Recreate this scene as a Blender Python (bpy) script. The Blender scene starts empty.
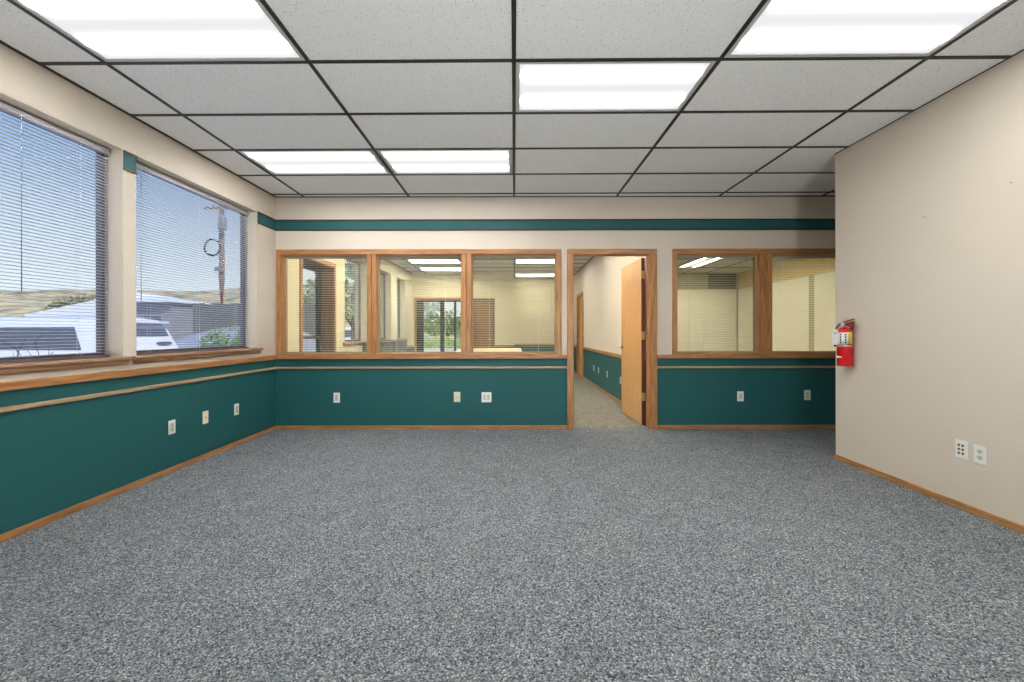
import bpy, math, random
from mathutils import Vector, Matrix, noise as mnoise

random.seed(7)
C = bpy.context.scene.collection
PI = math.pi
EYE = 1.164
CEIL = 2.774

# ------------------------------------------------------------------ helpers
def lin(r, g, b):
    def f(c):
        c /= 255.0
        return c / 12.92 if c <= 0.04045 else ((c + 0.055) / 1.055) ** 2.4
    return (f(r), f(g), f(b), 1.0)

class MB:
    """collects faces of one mesh"""
    def __init__(s):
        s.v = []; s.f = []; s.m = []; s.sm = []
    def add(s, vs, fs, mat=0, smooth=False):
        o = len(s.v)
        s.v += [tuple(p) for p in vs]
        for f in fs:
            s.f.append([i + o for i in f]); s.m.append(mat); s.sm.append(smooth)
        return s
    def box(s, x0, x1, y0, y1, z0, z1, mat=0):
        x0, x1 = min(x0, x1), max(x0, x1); y0, y1 = min(y0, y1), max(y0, y1); z0, z1 = min(z0, z1), max(z0, z1)
        vs = [(x0,y0,z0),(x1,y0,z0),(x1,y1,z0),(x0,y1,z0),(x0,y0,z1),(x1,y0,z1),(x1,y1,z1),(x0,y1,z1)]
        return s.add(vs, [(0,3,2,1),(4,5,6,7),(0,1,5,4),(1,2,6,5),(2,3,7,6),(3,0,4,7)], mat)
    def quad(s, a, b, c, d, mat=0):
        return s.add([a, b, c, d], [(0, 1, 2, 3)], mat)
    def lathe(s, prof, n=24, center=(0,0,0), mat=0, smooth=True):
        cx, cy, cz = center
        vs = []; fs = []
        for r, z in prof:
            for i in range(n):
                a = 2*PI*i/n
                vs.append((cx + r*math.cos(a), cy + r*math.sin(a), cz + z))
        for k in range(len(prof)-1):
            for i in range(n):
                j = (i+1) % n
                fs.append((k*n+i, k*n+j, (k+1)*n+j, (k+1)*n+i))
        fs.append(tuple(range(n-1, -1, -1)))
        fs.append(tuple((len(prof)-1)*n + i for i in range(n)))
        return s.add(vs, fs, mat, smooth)
    def tube(s, pts, r, n=8, mat=0, smooth=True):
        pts = [Vector(p) for p in pts]
        rs = r if isinstance(r, (list, tuple)) else [r]*len(pts)
        vs = []; fs = []
        up = Vector((0.13, 0.21, 0.97))
        for k, p in enumerate(pts):
            t = (pts[min(k+1, len(pts)-1)] - pts[max(k-1, 0)]).normalized()
            a = t.cross(up)
            if a.length < 1e-3: a = t.cross(Vector((1, 0, 0)))
            a.normalize(); b = t.cross(a)
            up = b if k == 0 else up
            for i in range(n):
                th = 2*PI*i/n
                vs.append(p + (a*math.cos(th) + b*math.sin(th))*rs[k])
        for k in range(len(pts)-1):
            for i in range(n):
                j = (i+1) % n
                fs.append((k*n+i, k*n+j, (k+1)*n+j, (k+1)*n+i))
        fs.append(tuple(range(n-1, -1, -1)))
        fs.append(tuple((len(pts)-1)*n + i for i in range(n)))
        return s.add(vs, fs, mat, smooth)
    def loft(s, loops, mat=0, smooth=True, cap=True):
        n = len(loops[0]); vs = [p for l in loops for p in l]; fs = []
        for k in range(len(loops)-1):
            for i in range(n):
                j = (i+1) % n
                fs.append((k*n+i, k*n+j, (k+1)*n+j, (k+1)*n+i))
        if cap:
            fs.append(tuple(range(n-1, -1, -1)))
            fs.append(tuple((len(loops)-1)*n + i for i in range(n)))
        return s.add(vs, fs, mat, smooth)
    def prism(s, poly, axis, a0, a1, mat=0, smooth=False):
        """extrude a 2-D outline along axis; poly in the two other axes (in xyz order)"""
        def P(p, a):
            return {'x': (a, p[0], p[1]), 'y': (p[0], a, p[1]), 'z': (p[0], p[1], a)}[axis]
        n = len(poly)
        vs = [P(p, a0) for p in poly] + [P(p, a1) for p in poly]
        fs = [tuple(range(n-1, -1, -1)), tuple(range(n, 2*n))]
        for i in range(n):
            j = (i+1) % n
            fs.append((i, j, n+j, n+i))
        return s.add(vs, fs, mat, smooth)
    def build(s, name, mats, parent=None, loc=None, bevel=0.0, recalc=True):
        me = bpy.data.meshes.new(name)
        me.from_pydata(s.v, [], s.f)
        for i, p in enumerate(me.polygons):
            p.material_index = s.m[i]; p.use_smooth = s.sm[i]
        if not isinstance(mats, (list, tuple)): mats = [mats]
        for m in mats: me.materials.append(m)
        me.update()
        if recalc:
            import bmesh
            bm = bmesh.new(); bm.from_mesh(me)
            bmesh.ops.recalc_face_normals(bm, faces=bm.faces)
            bm.to_mesh(me); bm.free()
        o = bpy.data.objects.new(name, me); C.objects.link(o)
        if parent is not None: o.parent = parent
        if loc is not None: o.location = loc
        if bevel > 0:
            b = o.modifiers.new('edge', 'BEVEL'); b.width = bevel; b.segments = 2; b.limit_method = 'ANGLE'
            b.angle_limit = math.radians(40)
        return o

def thing(name, label, cat, loc=(0,0,0), rz=0.0, group=None):
    o = bpy.data.objects.new(name, None); C.objects.link(o)
    o.empty_display_size = 0.05
    o.location = loc; o.rotation_euler = (0, 0, rz)
    o['label'] = label; o['category'] = cat
    if group: o['group'] = group
    return o
def tag(o, label, cat, group=None):
    o['label'] = label; o['category'] = cat
    if group: o['group'] = group
    return o
def struct(o, label=None, cat=None):
    o['kind'] = 'structure'
    if label: o['label'] = label
    if cat: o['category'] = cat
    return o
def sroot(name, label, cat, loc=(0,0,0)):
    return struct(thing(name, label, cat, loc))
def dup(root, loc, label=None, rz=None):
    r = root.copy(); C.objects.link(r); r.location = loc
    if rz is not None: r.rotation_euler = (0, 0, rz)
    if label: r['label'] = label
    for ch in list(root.children):
        c = ch.copy(); C.objects.link(c); c.parent = r
        for g in list(ch.children):
            d = g.copy(); C.objects.link(d); d.parent = c
    return r

# ------------------------------------------------------------------ materials
def newmat(name):
    m = bpy.data.materials.new(name); m.use_nodes = True
    nt = m.node_tree
    return m, nt, nt.nodes['Principled BSDF'], nt.nodes['Material Output']

def N(nt, t, **kw):
    n = nt.nodes.new(t)
    for k, v in kw.items():
        if k in n.inputs: n.inputs[k].default_value = v
        else: setattr(n, k, v)
    return n

def plain(name, col, rough=0.5, metal=0.0, vary=0.04, scale=6.0, bump=0.0, bscale=200.0, spec=0.5):
    m, nt, b, out = newmat(name)
    tc = N(nt, 'ShaderNodeTexCoord')
    nz = N(nt, 'ShaderNodeTexNoise'); nz.inputs['Scale'].default_value = scale; nz.inputs['Detail'].default_value = 3
    nt.links.new(tc.outputs['Object'], nz.inputs['Vector'])
    mx = N(nt, 'ShaderNodeMix', data_type='RGBA')
    mx.inputs[6].default_value = [c*(1-vary) for c in col[:3]] + [1]
    mx.inputs[7].default_value = [min(1, c*(1+vary)) for c in col[:3]] + [1]
    nt.links.new(nz.outputs['Fac'], mx.inputs[0]); nt.links.new(mx.outputs[2], b.inputs['Base Color'])
    b.inputs['Roughness'].default_value = rough; b.inputs['Metallic'].default_value = metal
    b.inputs['Specular IOR Level'].default_value = spec
    if bump > 0:
        n2 = N(nt, 'ShaderNodeTexNoise'); n2.inputs['Scale'].default_value = bscale; n2.inputs['Detail'].default_value = 2
        nt.links.new(tc.outputs['Object'], n2.inputs['Vector'])
        bp = N(nt, 'ShaderNodeBump'); bp.inputs['Strength'].default_value = bump; bp.inputs['Distance'].default_value = 0.002
        nt.links.new(n2.outputs['Fac'], bp.inputs['Height']); nt.links.new(bp.outputs['Normal'], b.inputs['Normal'])
    return m

def wood(name, c1, c2, axis, rough=0.38):
    m, nt, b, out = newmat(name)
    tc = N(nt, 'ShaderNodeTexCoord')
    mp = N(nt, 'ShaderNodeMapping')
    sc = [38.0, 38.0, 38.0]; sc['xyz'.index(axis)] = 2.2
    mp.inputs['Scale'].default_value = sc
    nt.links.new(tc.outputs['Object'], mp.inputs['Vector'])
    n1 = N(nt, 'ShaderNodeTexNoise'); n1.inputs['Scale'].default_value = 1.6; n1.inputs['Detail'].default_value = 6; n1.inputs['Roughness'].default_value = 0.65
    n1.inputs['Distortion'].default_value = 0.6
    nt.links.new(mp.outputs['Vector'], n1.inputs['Vector'])
    r = N(nt, 'ShaderNodeValToRGB')
    r.color_ramp.elements[0].position = 0.32; r.color_ramp.elements[0].color = c1
    r.color_ramp.elements[1].position = 0.68; r.color_ramp.elements[1].color = c2
    nt.links.new(n1.outputs['Fac'], r.inputs['Fac']); nt.links.new(r.outputs['Color'], b.inputs['Base Color'])
    b.inputs['Roughness'].default_value = rough
    bp = N(nt, 'ShaderNodeBump'); bp.inputs['Strength'].default_value = 0.12; bp.inputs['Distance'].default_value = 0.001
    nt.links.new(n1.outputs['Fac'], bp.inputs['Height']); nt.links.new(bp.outputs['Normal'], b.inputs['Normal'])
    return m

M = {}
M['beige'] = plain('beige_wall_paint', (0.64, 0.565, 0.46, 1), 0.6, vary=0.02, scale=1.2, bump=0.08, bscale=90)
M['teal'] = plain('teal_wall_paint', (0.020, 0.104, 0.106, 1), 0.5, vary=0.05, scale=1.5, bump=0.08, bscale=90, spec=0.22)
M['cream'] = plain('cream_wall_paint', (0.70, 0.64, 0.47, 1), 0.6, vary=0.02, scale=1.2)
M['tanpaint'] = plain('tan_yellow_paint', lin(206, 182, 118), 0.6, vary=0.02, scale=1.2)
M['sidepaint'] = plain('grey_cream_paint', lin(178, 172, 148), 0.6, vary=0.02, scale=1.2)
M['panelwhite'] = plain('cream_panel', (0.80, 0.75, 0.60, 1), 0.45, vary=0.02, scale=1.0)
OAK1, OAK2 = lin(136, 87, 47), lin(194, 141, 88)
M['oakx'] = wood('oak_along_x', OAK1, OAK2, 'x'); M['oaky'] = wood('oak_along_y', OAK1, OAK2, 'y'); M['oakz'] = wood('oak_along_z', OAK1, OAK2, 'z')
M['leaf'] = wood('birch_door_face', lin(196, 146, 88), lin(216, 168, 108), 'z', 0.4)
M['leafedge'] = wood('maroon_door_edge', lin(70, 30, 20), lin(100, 50, 35), 'z', 0.5)  # dark maroon for the edges of the door leaf
M['brownwood'] = wood('dark_brown_wood', lin(92, 66, 48), lin(128, 98, 74), 'z', 0.5)
M['darkdoor'] = wood('brown_door_face', lin(120, 88, 58), lin(148, 112, 78), 'z', 0.5)
M['sillwood'] = wood('worn_sill_wood', lin(128, 88, 62), lin(176, 140, 108), 'y', 0.35)
M['railtan'] = wood('tan_thin_rail', lin(150, 124, 92), lin(182, 156, 122), 'x', 0.45)
M['railtany'] = wood('tan_thin_rail_along_y', lin(150, 124, 92), lin(182, 156, 122), 'y', 0.45)
M['bandedge'] = wood('dark_band_edge', lin(44, 32, 22), lin(70, 52, 38), 'x', 0.6)
M['bandedgey'] = wood('band_edge_along_y', lin(86, 62, 46), lin(122, 96, 74), 'y', 0.5)
M['tee'] = plain('bronze_tee', lin(42, 39, 34), 0.5, 0.2, vary=0.05)
M['gasket'] = plain('light_frame_grey', lin(190, 190, 186), 0.5, vary=0.02)
M['alu'] = plain('aluminium', lin(128, 124, 128), 0.4, 0.6, vary=0.04)
M['darkalu'] = plain('dark_bronze_metal', lin(48, 44, 42), 0.4, 0.6, vary=0.05)
M['slat'] = plain('white_slat', lin(242, 242, 244), 0.45, vary=0.01)
M['headrail'] = plain('grey_headrail', lin(176, 174, 178), 0.4, vary=0.02)
M['clearplastic'] = plain('pale_plastic_wand', lin(225, 228, 226), 0.5, vary=0.01)
M['plate'] = plain('white_plastic', lin(232, 232, 224), 0.35, vary=0.01)
M['ivory'] = plain('ivory_plastic', lin(226, 216, 184), 0.35, vary=0.01)
M['plateins'] = plain('beige_insert', lin(206, 196, 178), 0.35, vary=0.02)
M['slot'] = plain('dark_slot', lin(30, 28, 28), 0.5, vary=0.02)
M['nickel'] = plain('satin_nickel', lin(190, 184, 174), 0.3, 0.9, vary=0.03)
M['brass'] = plain('dull_brass', lin(190, 168, 120), 0.35, 0.8, vary=0.04)
M['red'] = plain('red_enamel', lin(200, 22, 26), 0.22, vary=0.03)
M['darkred'] = plain('dark_red_enamel', lin(120, 22, 32), 0.3, vary=0.03)
M['black'] = plain('black_rubber', lin(26, 26, 26), 0.55, vary=0.05)
M['white'] = plain('white_print', lin(238, 236, 232), 0.5, vary=0.01)
M['yellow'] = plain('yellow_print', lin(200, 188, 108), 0.5, vary=0.03)
M['greycab'] = plain('dark_grey_laminate', lin(92, 92, 96), 0.5, vary=0.04)
M['counter'] = plain('cream_laminate', lin(204, 190, 156), 0.35, vary=0.02)
M['greyrecess'] = plain('grey_recess_back', lin(118, 116, 104), 0.7, vary=0.06)  # grey backing behind the opening above the cream panels
M['carwhite'] = plain('white_car_paint', lin(232, 234, 242), 0.22, vary=0.01)
M['carglass'] = plain('dark_car_glass', lin(98, 100, 112), 0.12, vary=0.05)
M['tyre'] = plain('tyre_rubber', lin(34, 34, 36), 0.7, vary=0.05)
M['hub'] = plain('alloy_hub', lin(170, 170, 174), 0.3, 0.7, vary=0.03)
M['lampred'] = plain('tail_light_red', lin(120, 30, 34), 0.25, vary=0.04)
M['pole'] = wood('weathered_pole', lin(132, 98, 76), lin(176, 136, 110), 'z', 0.8)
M['galv'] = plain('galvanised_metal', lin(150, 152, 154), 0.4, 0.6, vary=0.05)
M['asphalt'] = plain('asphalt', lin(186, 187, 190), 0.9, vary=0.2, scale=14)
M['greysiding'] = plain('grey_siding', lin(152, 150, 156), 0.7, vary=0.06)
M['whitesiding'] = plain('white_siding', lin(236, 236, 236), 0.6, vary=0.03)
M['whiteroof'] = plain('white_metal_roof', lin(240, 240, 242), 0.5, vary=0.03)
M['fence'] = wood('grey_fence_board', lin(104, 104, 100), lin(134, 132, 126), 'z', 0.8)
M['bank'] = plain('blue_grey_gravel', lin(150, 152, 166), 0.9, vary=0.25, scale=9)
M['bark'] = plain('grey_bark', lin(104, 92, 84), 0.9, vary=0.25, scale=30)
M['twig'] = plain('dark_twig', lin(70, 62, 66), 0.9, vary=0.2, scale=30)
M['olive'] = plain('olive_leaf', lin(136, 134, 84), 0.8, vary=0.35, scale=5)
M['green'] = plain('green_leaf', lin(124, 156, 94), 0.8, vary=0.35, scale=8)
M['palegreen'] = plain('pale_green_leaf', lin(172, 182, 162), 0.8, vary=0.3, scale=5)
M['limegreen'] = plain('lime_green_leaf', lin(176, 200, 104), 0.8, vary=0.3, scale=8)
M['lawn'] = plain('lawn_grass', lin(150, 178, 92), 0.9, vary=0.25, scale=9)
M['concrete'] = plain('pale_concrete', lin(225, 224, 220), 0.8, vary=0.06, scale=5)
M['roof'] = plain('roof_membrane', lin(120, 120, 120), 0.9, vary=0.05)
M['tarp'] = plain('slate_blue_tarp', lin(138, 146, 166), 0.6, vary=0.12, scale=3)

# hills: dry grass with darker scrub patches
def mk_hill():
    m, nt, b, out = newmat('dry_hill_grass')
    tc = N(nt, 'ShaderNodeTexCoord')
    n1 = N(nt, 'ShaderNodeTexNoise'); n1.inputs['Scale'].default_value = 0.14; n1.inputs['Detail'].default_value = 8
    nt.links.new(tc.outputs['Object'], n1.inputs['Vector'])
    r = N(nt, 'ShaderNodeValToRGB')
    r.color_ramp.elements[0].position = 0.36; r.color_ramp.elements[0].color = lin(128, 122, 84)
    r.color_ramp.elements[1].position = 0.56; r.color_ramp.elements[1].color = lin(214, 192, 150)
    nt.links.new(n1.outputs['Fac'], r.inputs['Fac']); nt.links.new(r.outputs['Color'], b.inputs['Base Color'])
    b.inputs['Roughness'].default_value = 0.95
    return m
M['hill'] = mk_hill()

# loop-pile carpet: flecks of blue grey, charcoal and pale grey
def mk_carpet(nm='flecked_grey_carpet', tint=(1, 1, 1, 1)):
    m, nt, b, out = newmat(nm)
    tc = N(nt, 'ShaderNodeTexCoord')
    vo = N(nt, 'ShaderNodeTexVoronoi'); vo.inputs['Scale'].default_value = 185.0
    nt.links.new(tc.outputs['Object'], vo.inputs['Vector'])
    sep = N(nt, 'ShaderNodeSeparateColor'); nt.links.new(vo.outputs['Color'], sep.inputs['Color'])
    r = N(nt, 'ShaderNodeValToRGB'); cr = r.color_ramp
    cr.interpolation = 'LINEAR'
    pts = [(0.0, lin(48, 55, 63)), (0.2, lin(80, 88, 95)), (0.45, lin(105, 113, 119)), (0.7, lin(125, 131, 135)), (0.88, lin(149, 152, 151)), (1.0, lin(184, 185, 181))]
    cr.elements[0].position, cr.elements[0].color = pts[0]
    cr.elements[1].position, cr.elements[1].color = pts[-1]
    for p, c in pts[1:-1]:
        e = cr.elements.new(p); e.color = c
    nt.links.new(sep.outputs['Red'], r.inputs['Fac'])
    # warm tan flecks among the grey
    warm = N(nt, 'ShaderNodeMix', data_type='RGBA', blend_type='MULTIPLY')
    warm.inputs[7].default_value = (1.04, 1.0, 0.93, 1)
    gt = N(nt, 'ShaderNodeMath', operation='GREATER_THAN'); gt.inputs[1].default_value = 0.66
    nt.links.new(sep.outputs['Green'], gt.inputs[0]); nt.links.new(gt.outputs[0], warm.inputs[0])
    nt.links.new(r.outputs['Color'], warm.inputs[6])
    # soft traffic wear
    n1 = N(nt, 'ShaderNodeTexNoise'); n1.inputs['Scale'].default_value = 5.0; n1.inputs['Detail'].default_value = 5
    nt.links.new(tc.outputs['Object'], n1.inputs['Vector'])
    mr = N(nt, 'ShaderNodeMapRange'); mr.inputs[1].default_value = 0.3; mr.inputs[2].default_value = 0.7; mr.inputs[3].default_value = 0.92; mr.inputs[4].default_value = 1.07
    nt.links.new(n1.outputs['Fac'], mr.inputs[0])
    mu = N(nt, 'ShaderNodeMix', data_type='RGBA', blend_type='MULTIPLY'); mu.inputs[0].default_value = 1.0
    nt.links.new(warm.outputs[2], mu.inputs[6]); nt.links.new(mr.outputs[0], mu.inputs[7])
    ti = N(nt, 'ShaderNodeMix', data_type='RGBA', blend_type='MULTIPLY'); ti.inputs[0].default_value = 1.0; ti.inputs[7].default_value = tint
    nt.links.new(mu.outputs[2], ti.inputs[6]); nt.links.new(ti.outputs[2], b.inputs['Base Color'])
    b.inputs['Roughness'].default_value = 0.95; b.inputs['Specular IOR Level'].default_value = 0.1
    bp = N(nt, 'ShaderNodeBump'); bp.inputs['Strength'].default_value = 0.5; bp.inputs['Distance'].default_value = 0.004; bp.invert = True
    nt.links.new(vo.outputs['Distance'], bp.inputs['Height']); nt.links.new(bp.outputs['Normal'], b.inputs['Normal'])
    return m
M['carpet'] = mk_carpet()
M['carpettan'] = mk_carpet('flecked_carpet_tan_tint', (1.22, 1.08, 0.86, 1))  # same flecks multiplied by a tan tint

# mineral-fibre tile: pale grey with pinholes
def mk_tile():
    m, nt, b, out = newmat('pinholed_ceiling_tile')
    tc = N(nt, 'ShaderNodeTexCoord')
    vo = N(nt, 'ShaderNodeTexVoronoi'); vo.inputs['Scale'].default_value = 105.0
    nt.links.new(tc.outputs['Object'], vo.inputs['Vector'])
    sep = N(nt, 'ShaderNodeSeparateColor'); nt.links.new(vo.outputs['Color'], sep.inputs['Color'])
    rad = N(nt, 'ShaderNodeMath', operation='MULTIPLY'); rad.inputs[1].default_value = 0.42
    nt.links.new(sep.outputs['Red'], rad.inputs[0])
    rad2 = N(nt, 'ShaderNodeMath', operation='SUBTRACT'); rad2.inputs[1].default_value = 0.10
    nt.links.new(rad.outputs[0], rad2.inputs[0])
    lt = N(nt, 'ShaderNodeMath', operation='LESS_THAN')
    nt.links.new(vo.outputs['Distance'], lt.inputs[0]); nt.links.new(rad2.outputs[0], lt.inputs[1])
    n1 = N(nt, 'ShaderNodeTexNoise'); n1.inputs['Scale'].default_value = 90; n1.inputs['Detail'].default_value = 4
    nt.links.new(tc.outputs['Object'], n1.inputs['Vector'])
    mx = N(nt, 'ShaderNodeMix', data_type='RGBA')
    mx.inputs[6].default_value = (0.82, 0.815, 0.795, 1); mx.inputs[7].default_value = (0.91, 0.905, 0.885, 1)
    nt.links.new(n1.outputs['Fac'], mx.inputs[0])
    m2 = N(nt, 'ShaderNodeMix', data_type='RGBA'); m2.inputs[7].default_value = (0.44, 0.43, 0.41, 1)
    nt.links.new(lt.outputs[0], m2.inputs[0]); nt.links.new(mx.outputs[2], m2.inputs[6])
    nt.links.new(m2.outputs[2], b.inputs['Base Color'])
    b.inputs['Roughness'].default_value = 0.9; b.inputs['Specular IOR Level'].default_value = 0.1
    return m
M['tile'] = mk_tile()

def mk_glass(name, tint, ior=1.45, k=0.3):
    m = bpy.data.materials.new(name); m.use_nodes = True
    nt = m.node_tree; nt.nodes.clear()
    out = N(nt, 'ShaderNodeOutputMaterial')
    tr = N(nt, 'ShaderNodeBsdfTransparent'); tr.inputs['Color'].default_value = tint
    gl = N(nt, 'ShaderNodeBsdfGlossy'); gl.inputs['Roughness'].default_value = 0.0
    ge = N(nt, 'ShaderNodeNewGeometry')
    dt = N(nt, 'ShaderNodeVectorMath', operation='DOT_PRODUCT'); nt.links.new(ge.outputs['Normal'], dt.inputs[0]); nt.links.new(ge.outputs['Incoming'], dt.inputs[1])
    ab = N(nt, 'ShaderNodeMath', operation='ABSOLUTE'); nt.links.new(dt.outputs['Value'], ab.inputs[0])
    om = N(nt, 'ShaderNodeMath', operation='SUBTRACT'); om.inputs[0].default_value = 1.0; nt.links.new(ab.outputs[0], om.inputs[1])
    pw = N(nt, 'ShaderNodeMath', operation='POWER'); pw.inputs[1].default_value = 5.0; nt.links.new(om.outputs[0], pw.inputs[0])
    f0 = ((ior-1)/(ior+1))**2
    fr = N(nt, 'ShaderNodeMath', operation='MULTIPLY_ADD'); fr.inputs[1].default_value = k*(1-f0); fr.inputs[2].default_value = f0
    nt.links.new(pw.outputs[0], fr.inputs[0])
    mx = N(nt, 'ShaderNodeMixShader')
    nt.links.new(fr.outputs[0], mx.inputs[0]); nt.links.new(tr.outputs[0], mx.inputs[1]); nt.links.new(gl.outputs[0], mx.inputs[2])
    nt.links.new(mx.outputs[0], out.inputs['Surface'])
    return m
M['glass'] = mk_glass('clear_glass', (0.985, 0.99, 0.99, 1), 1.03, 0.08)
M['partglass'] = mk_glass('partition_glass', (0.99, 0.988, 0.93, 1), 1.1)

LAMP = 101.0      # strength of the tubes seen through the lens
VALLEY = 0.77
def mk_lamp(name, col, peak, valley):
    """a lens lit by two tubes that run along local x; v runs across in local y (-0.3 .. 0.3)"""
    m = bpy.data.materials.new(name); m.use_nodes = True
    nt = m.node_tree; nt.nodes.clear()
    out = N(nt, 'ShaderNodeOutputMaterial')
    tc = N(nt, 'ShaderNodeTexCoord')
    sp = N(nt, 'ShaderNodeSeparateXYZ'); nt.links.new(tc.outputs['Object'], sp.inputs[0])
    ab = N(nt, 'ShaderNodeMath', operation='ABSOLUTE'); nt.links.new(sp.outputs['Y'], ab.inputs[0])
    d = N(nt, 'ShaderNodeMath', operation='SUBTRACT'); d.inputs[1].default_value = 0.145; nt.links.new(ab.outputs[0], d.inputs[0])
    q = N(nt, 'ShaderNodeMath', operation='DIVIDE'); q.inputs[1].default_value = 0.0145; nt.links.new(d.outputs[0], q.inputs[0])
    q2 = N(nt, 'ShaderNodeMath', operation='ABSOLUTE'); nt.links.new(q.outputs[0], q2.inputs[0])
    ng = N(nt, 'ShaderNodeMath', operation='MULTIPLY'); ng.inputs[1].default_value = -1.0; nt.links.new(q2.outputs[0], ng.inputs[0])
    ex = N(nt, 'ShaderNodeMath', operation='EXPONENT'); nt.links.new(ng.outputs[0], ex.inputs[0])
    ml = N(nt, 'ShaderNodeMath', operation='MULTIPLY_ADD'); ml.inputs[1].default_value = peak; ml.inputs[2].default_value = valley
    nt.links.new(ex.outputs[0], ml.inputs[0])
    ax = N(nt, 'ShaderNodeMath', operation='ABSOLUTE'); nt.links.new(sp.outputs['X'], ax.inputs[0])
    fade = N(nt, 'ShaderNodeMapRange', interpolation_type='SMOOTHERSTEP')
    fade.inputs[1].default_value = 0.585; fade.inputs[2].default_value = 0.50; fade.inputs[3].default_value = 0.0; fade.inputs[4].default_value = 1.0
    nt.links.new(ax.outputs[0], fade.inputs[0])
    fm = N(nt, 'ShaderNodeMath', operation='MULTIPLY'); nt.links.new(ex.outputs[0], fm.inputs[0]); nt.links.new(fade.outputs[0], fm.inputs[1])
    nt.links.new(fm.outputs[0], ml.inputs[0])
    em = N(nt, 'ShaderNodeEmission'); em.inputs['Color'].default_value = col
    nt.links.new(ml.outputs[0], em.inputs['Strength']); nt.links.new(em.outputs[0], out.inputs['Surface'])
    return m
M['lamp'] = mk_lamp('lit_tube_lens', (0.985, 0.99, 1.0, 1), LAMP, VALLEY)
M['lampdim'] = mk_lamp('lit_tube_lens_dim', (1.0, 0.955, 0.84, 1), LAMP*0.55, VALLEY)  # dimmed to ease the hot spot on the far end wall
M['lampdoor'] = mk_lamp('lit_tube_lens_amber', (1.0, 0.90, 0.70, 1), LAMP*1.2, VALLEY)  # for the added panel by the door, warmed to tint the doorway floor
M['lampside'] = mk_lamp('lit_tube_lens_side', (1.0, 0.955, 0.84, 1), LAMP*1.7, VALLEY)
M['lampwarm'] = mk_lamp('lit_tube_lens_warm', (1.0, 0.955, 0.84, 1), LAMP*1.2, VALLEY)

# ------------------------------------------------------------------ room shell
XL = -2.85; XR = 2.92; YB = 5.095; YB2 = 5.215; YC = 3.88; YREAR = -2.4
XP = 1.71; XP2 = 1.83            # wall between the far room and the side room
XC = 6.2; YCB = 11.8             # side room
XA = 5.2                         # end of the alcove
YF = 11.9                        # far wall of the far room

def wall(name, axis, u0, u1, z0, z1, t0, t1, holes, paint, mats, usplit=(), zsplit=()):
    us = sorted(set([u0, u1] + [h for hl in holes for h in hl[:2]] + list(usplit)))
    zs = sorted(set([z0, z1] + [h for hl in holes for h in hl[2:]] + list(zsplit)))
    us = [u for u in us if u0 <= u <= u1]; zs = [z for z in zs if z0 <= z <= z1]
    nu, nz = len(us)-1, len(zs)-1
    def solid(i, k):
        if i < 0 or k < 0 or i >= nu or k >= nz: return False
        um = (us[i]+us[i+1])/2; zm = (zs[k]+zs[k+1])/2
        return not any(h[0] < um < h[1] and h[2] < zm < h[3] for h in holes)
    mb = MB()
    def P(u, t, z): return (u, t, z) if axis == 'y' else (t, u, z)
    for i in range(nu):
        for k in range(nz):
            if not solid(i, k): continue
            a, b, c, d = us[i], us[i+1], zs[k], zs[k+1]
            um, zm = (a+b)/2, (c+d)/2
            mb.quad(P(a,t0,c), P(b,t0,c), P(b,t0,d), P(a,t0,d), paint('-', um, zm))
            mb.quad(P(a,t1,c), P(a,t1,d), P(b,t1,d), P(b,t1,c), paint('+', um, zm))
            e = paint('e', um, zm)
            if not solid(i-1, k): mb.quad(P(a,t0,c), P(a,t0,d), P(a,t1,d), P(a,t1,c), e)
            if not solid(i+1, k): mb.quad(P(b,t0,c), P(b,t1,c), P(b,t1,d), P(b,t0,d), e)
            if not solid(i, k-1): mb.quad(P(a,t0,c), P(a,t1,c), P(b,t1,c), P(b,t0,c), e)
            if not solid(i, k+1): mb.quad(P(a,t0,d), P(b,t0,d), P(b,t1,d), P(a,t1,d), e)
    import bmesh
    o = mb.build(name, mats, recalc=False)
    bm = bmesh.new(); bm.from_mesh(o.data)
    bmesh.ops.remove_doubles(bm, verts=bm.verts, dist=1e-5)
    bmesh.ops.recalc_face_normals(bm, faces=bm.faces)
    bm.to_mesh(o.data); bm.free()
    return struct(o)

WM = [M['beige'], M['teal'], M['cream'], M['panelwhite'], M['brownwood']]
# windows of the left outer wall: (y0, y1)
HEADZ = 2.495; SILLZ = 0.985
W_OUT = [(1.598, 3.106), (3.217, 4.725)]
B_OUT = [(7.17, 8.28), (9.05, 9.87), (10.36, 11.12)]
BDOOR = (5.70, 6.74, 2.19)
holes = [(a, b, SILLZ-0.02, HEADZ) for a, b in W_OUT] + [(a, b, SILLZ-0.02, HEADZ) for a, b in B_OUT] + [(BDOOR[0], BDOOR[1], 0.0, BDOOR[2])]
def p_left(side, u, z):
    if side == '-': return 0
    if u < YB+0.05:
        return 1 if z < 0.845 else 0
    if side == 'e': return 2
    return 1 if z < 0.74 else 2
wall('wall_left', 'x', YREAR, YB+0.06, 0, CEIL+0.25, XL-0.17, XL, holes[:2], p_left, WM, zsplit=(0.845,))
wall('wall_left_far', 'x', YB+0.06, 13.2, 0, CEIL+0.25, XL-0.25, XL, holes[2:], p_left, WM, zsplit=(0.74,))

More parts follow.
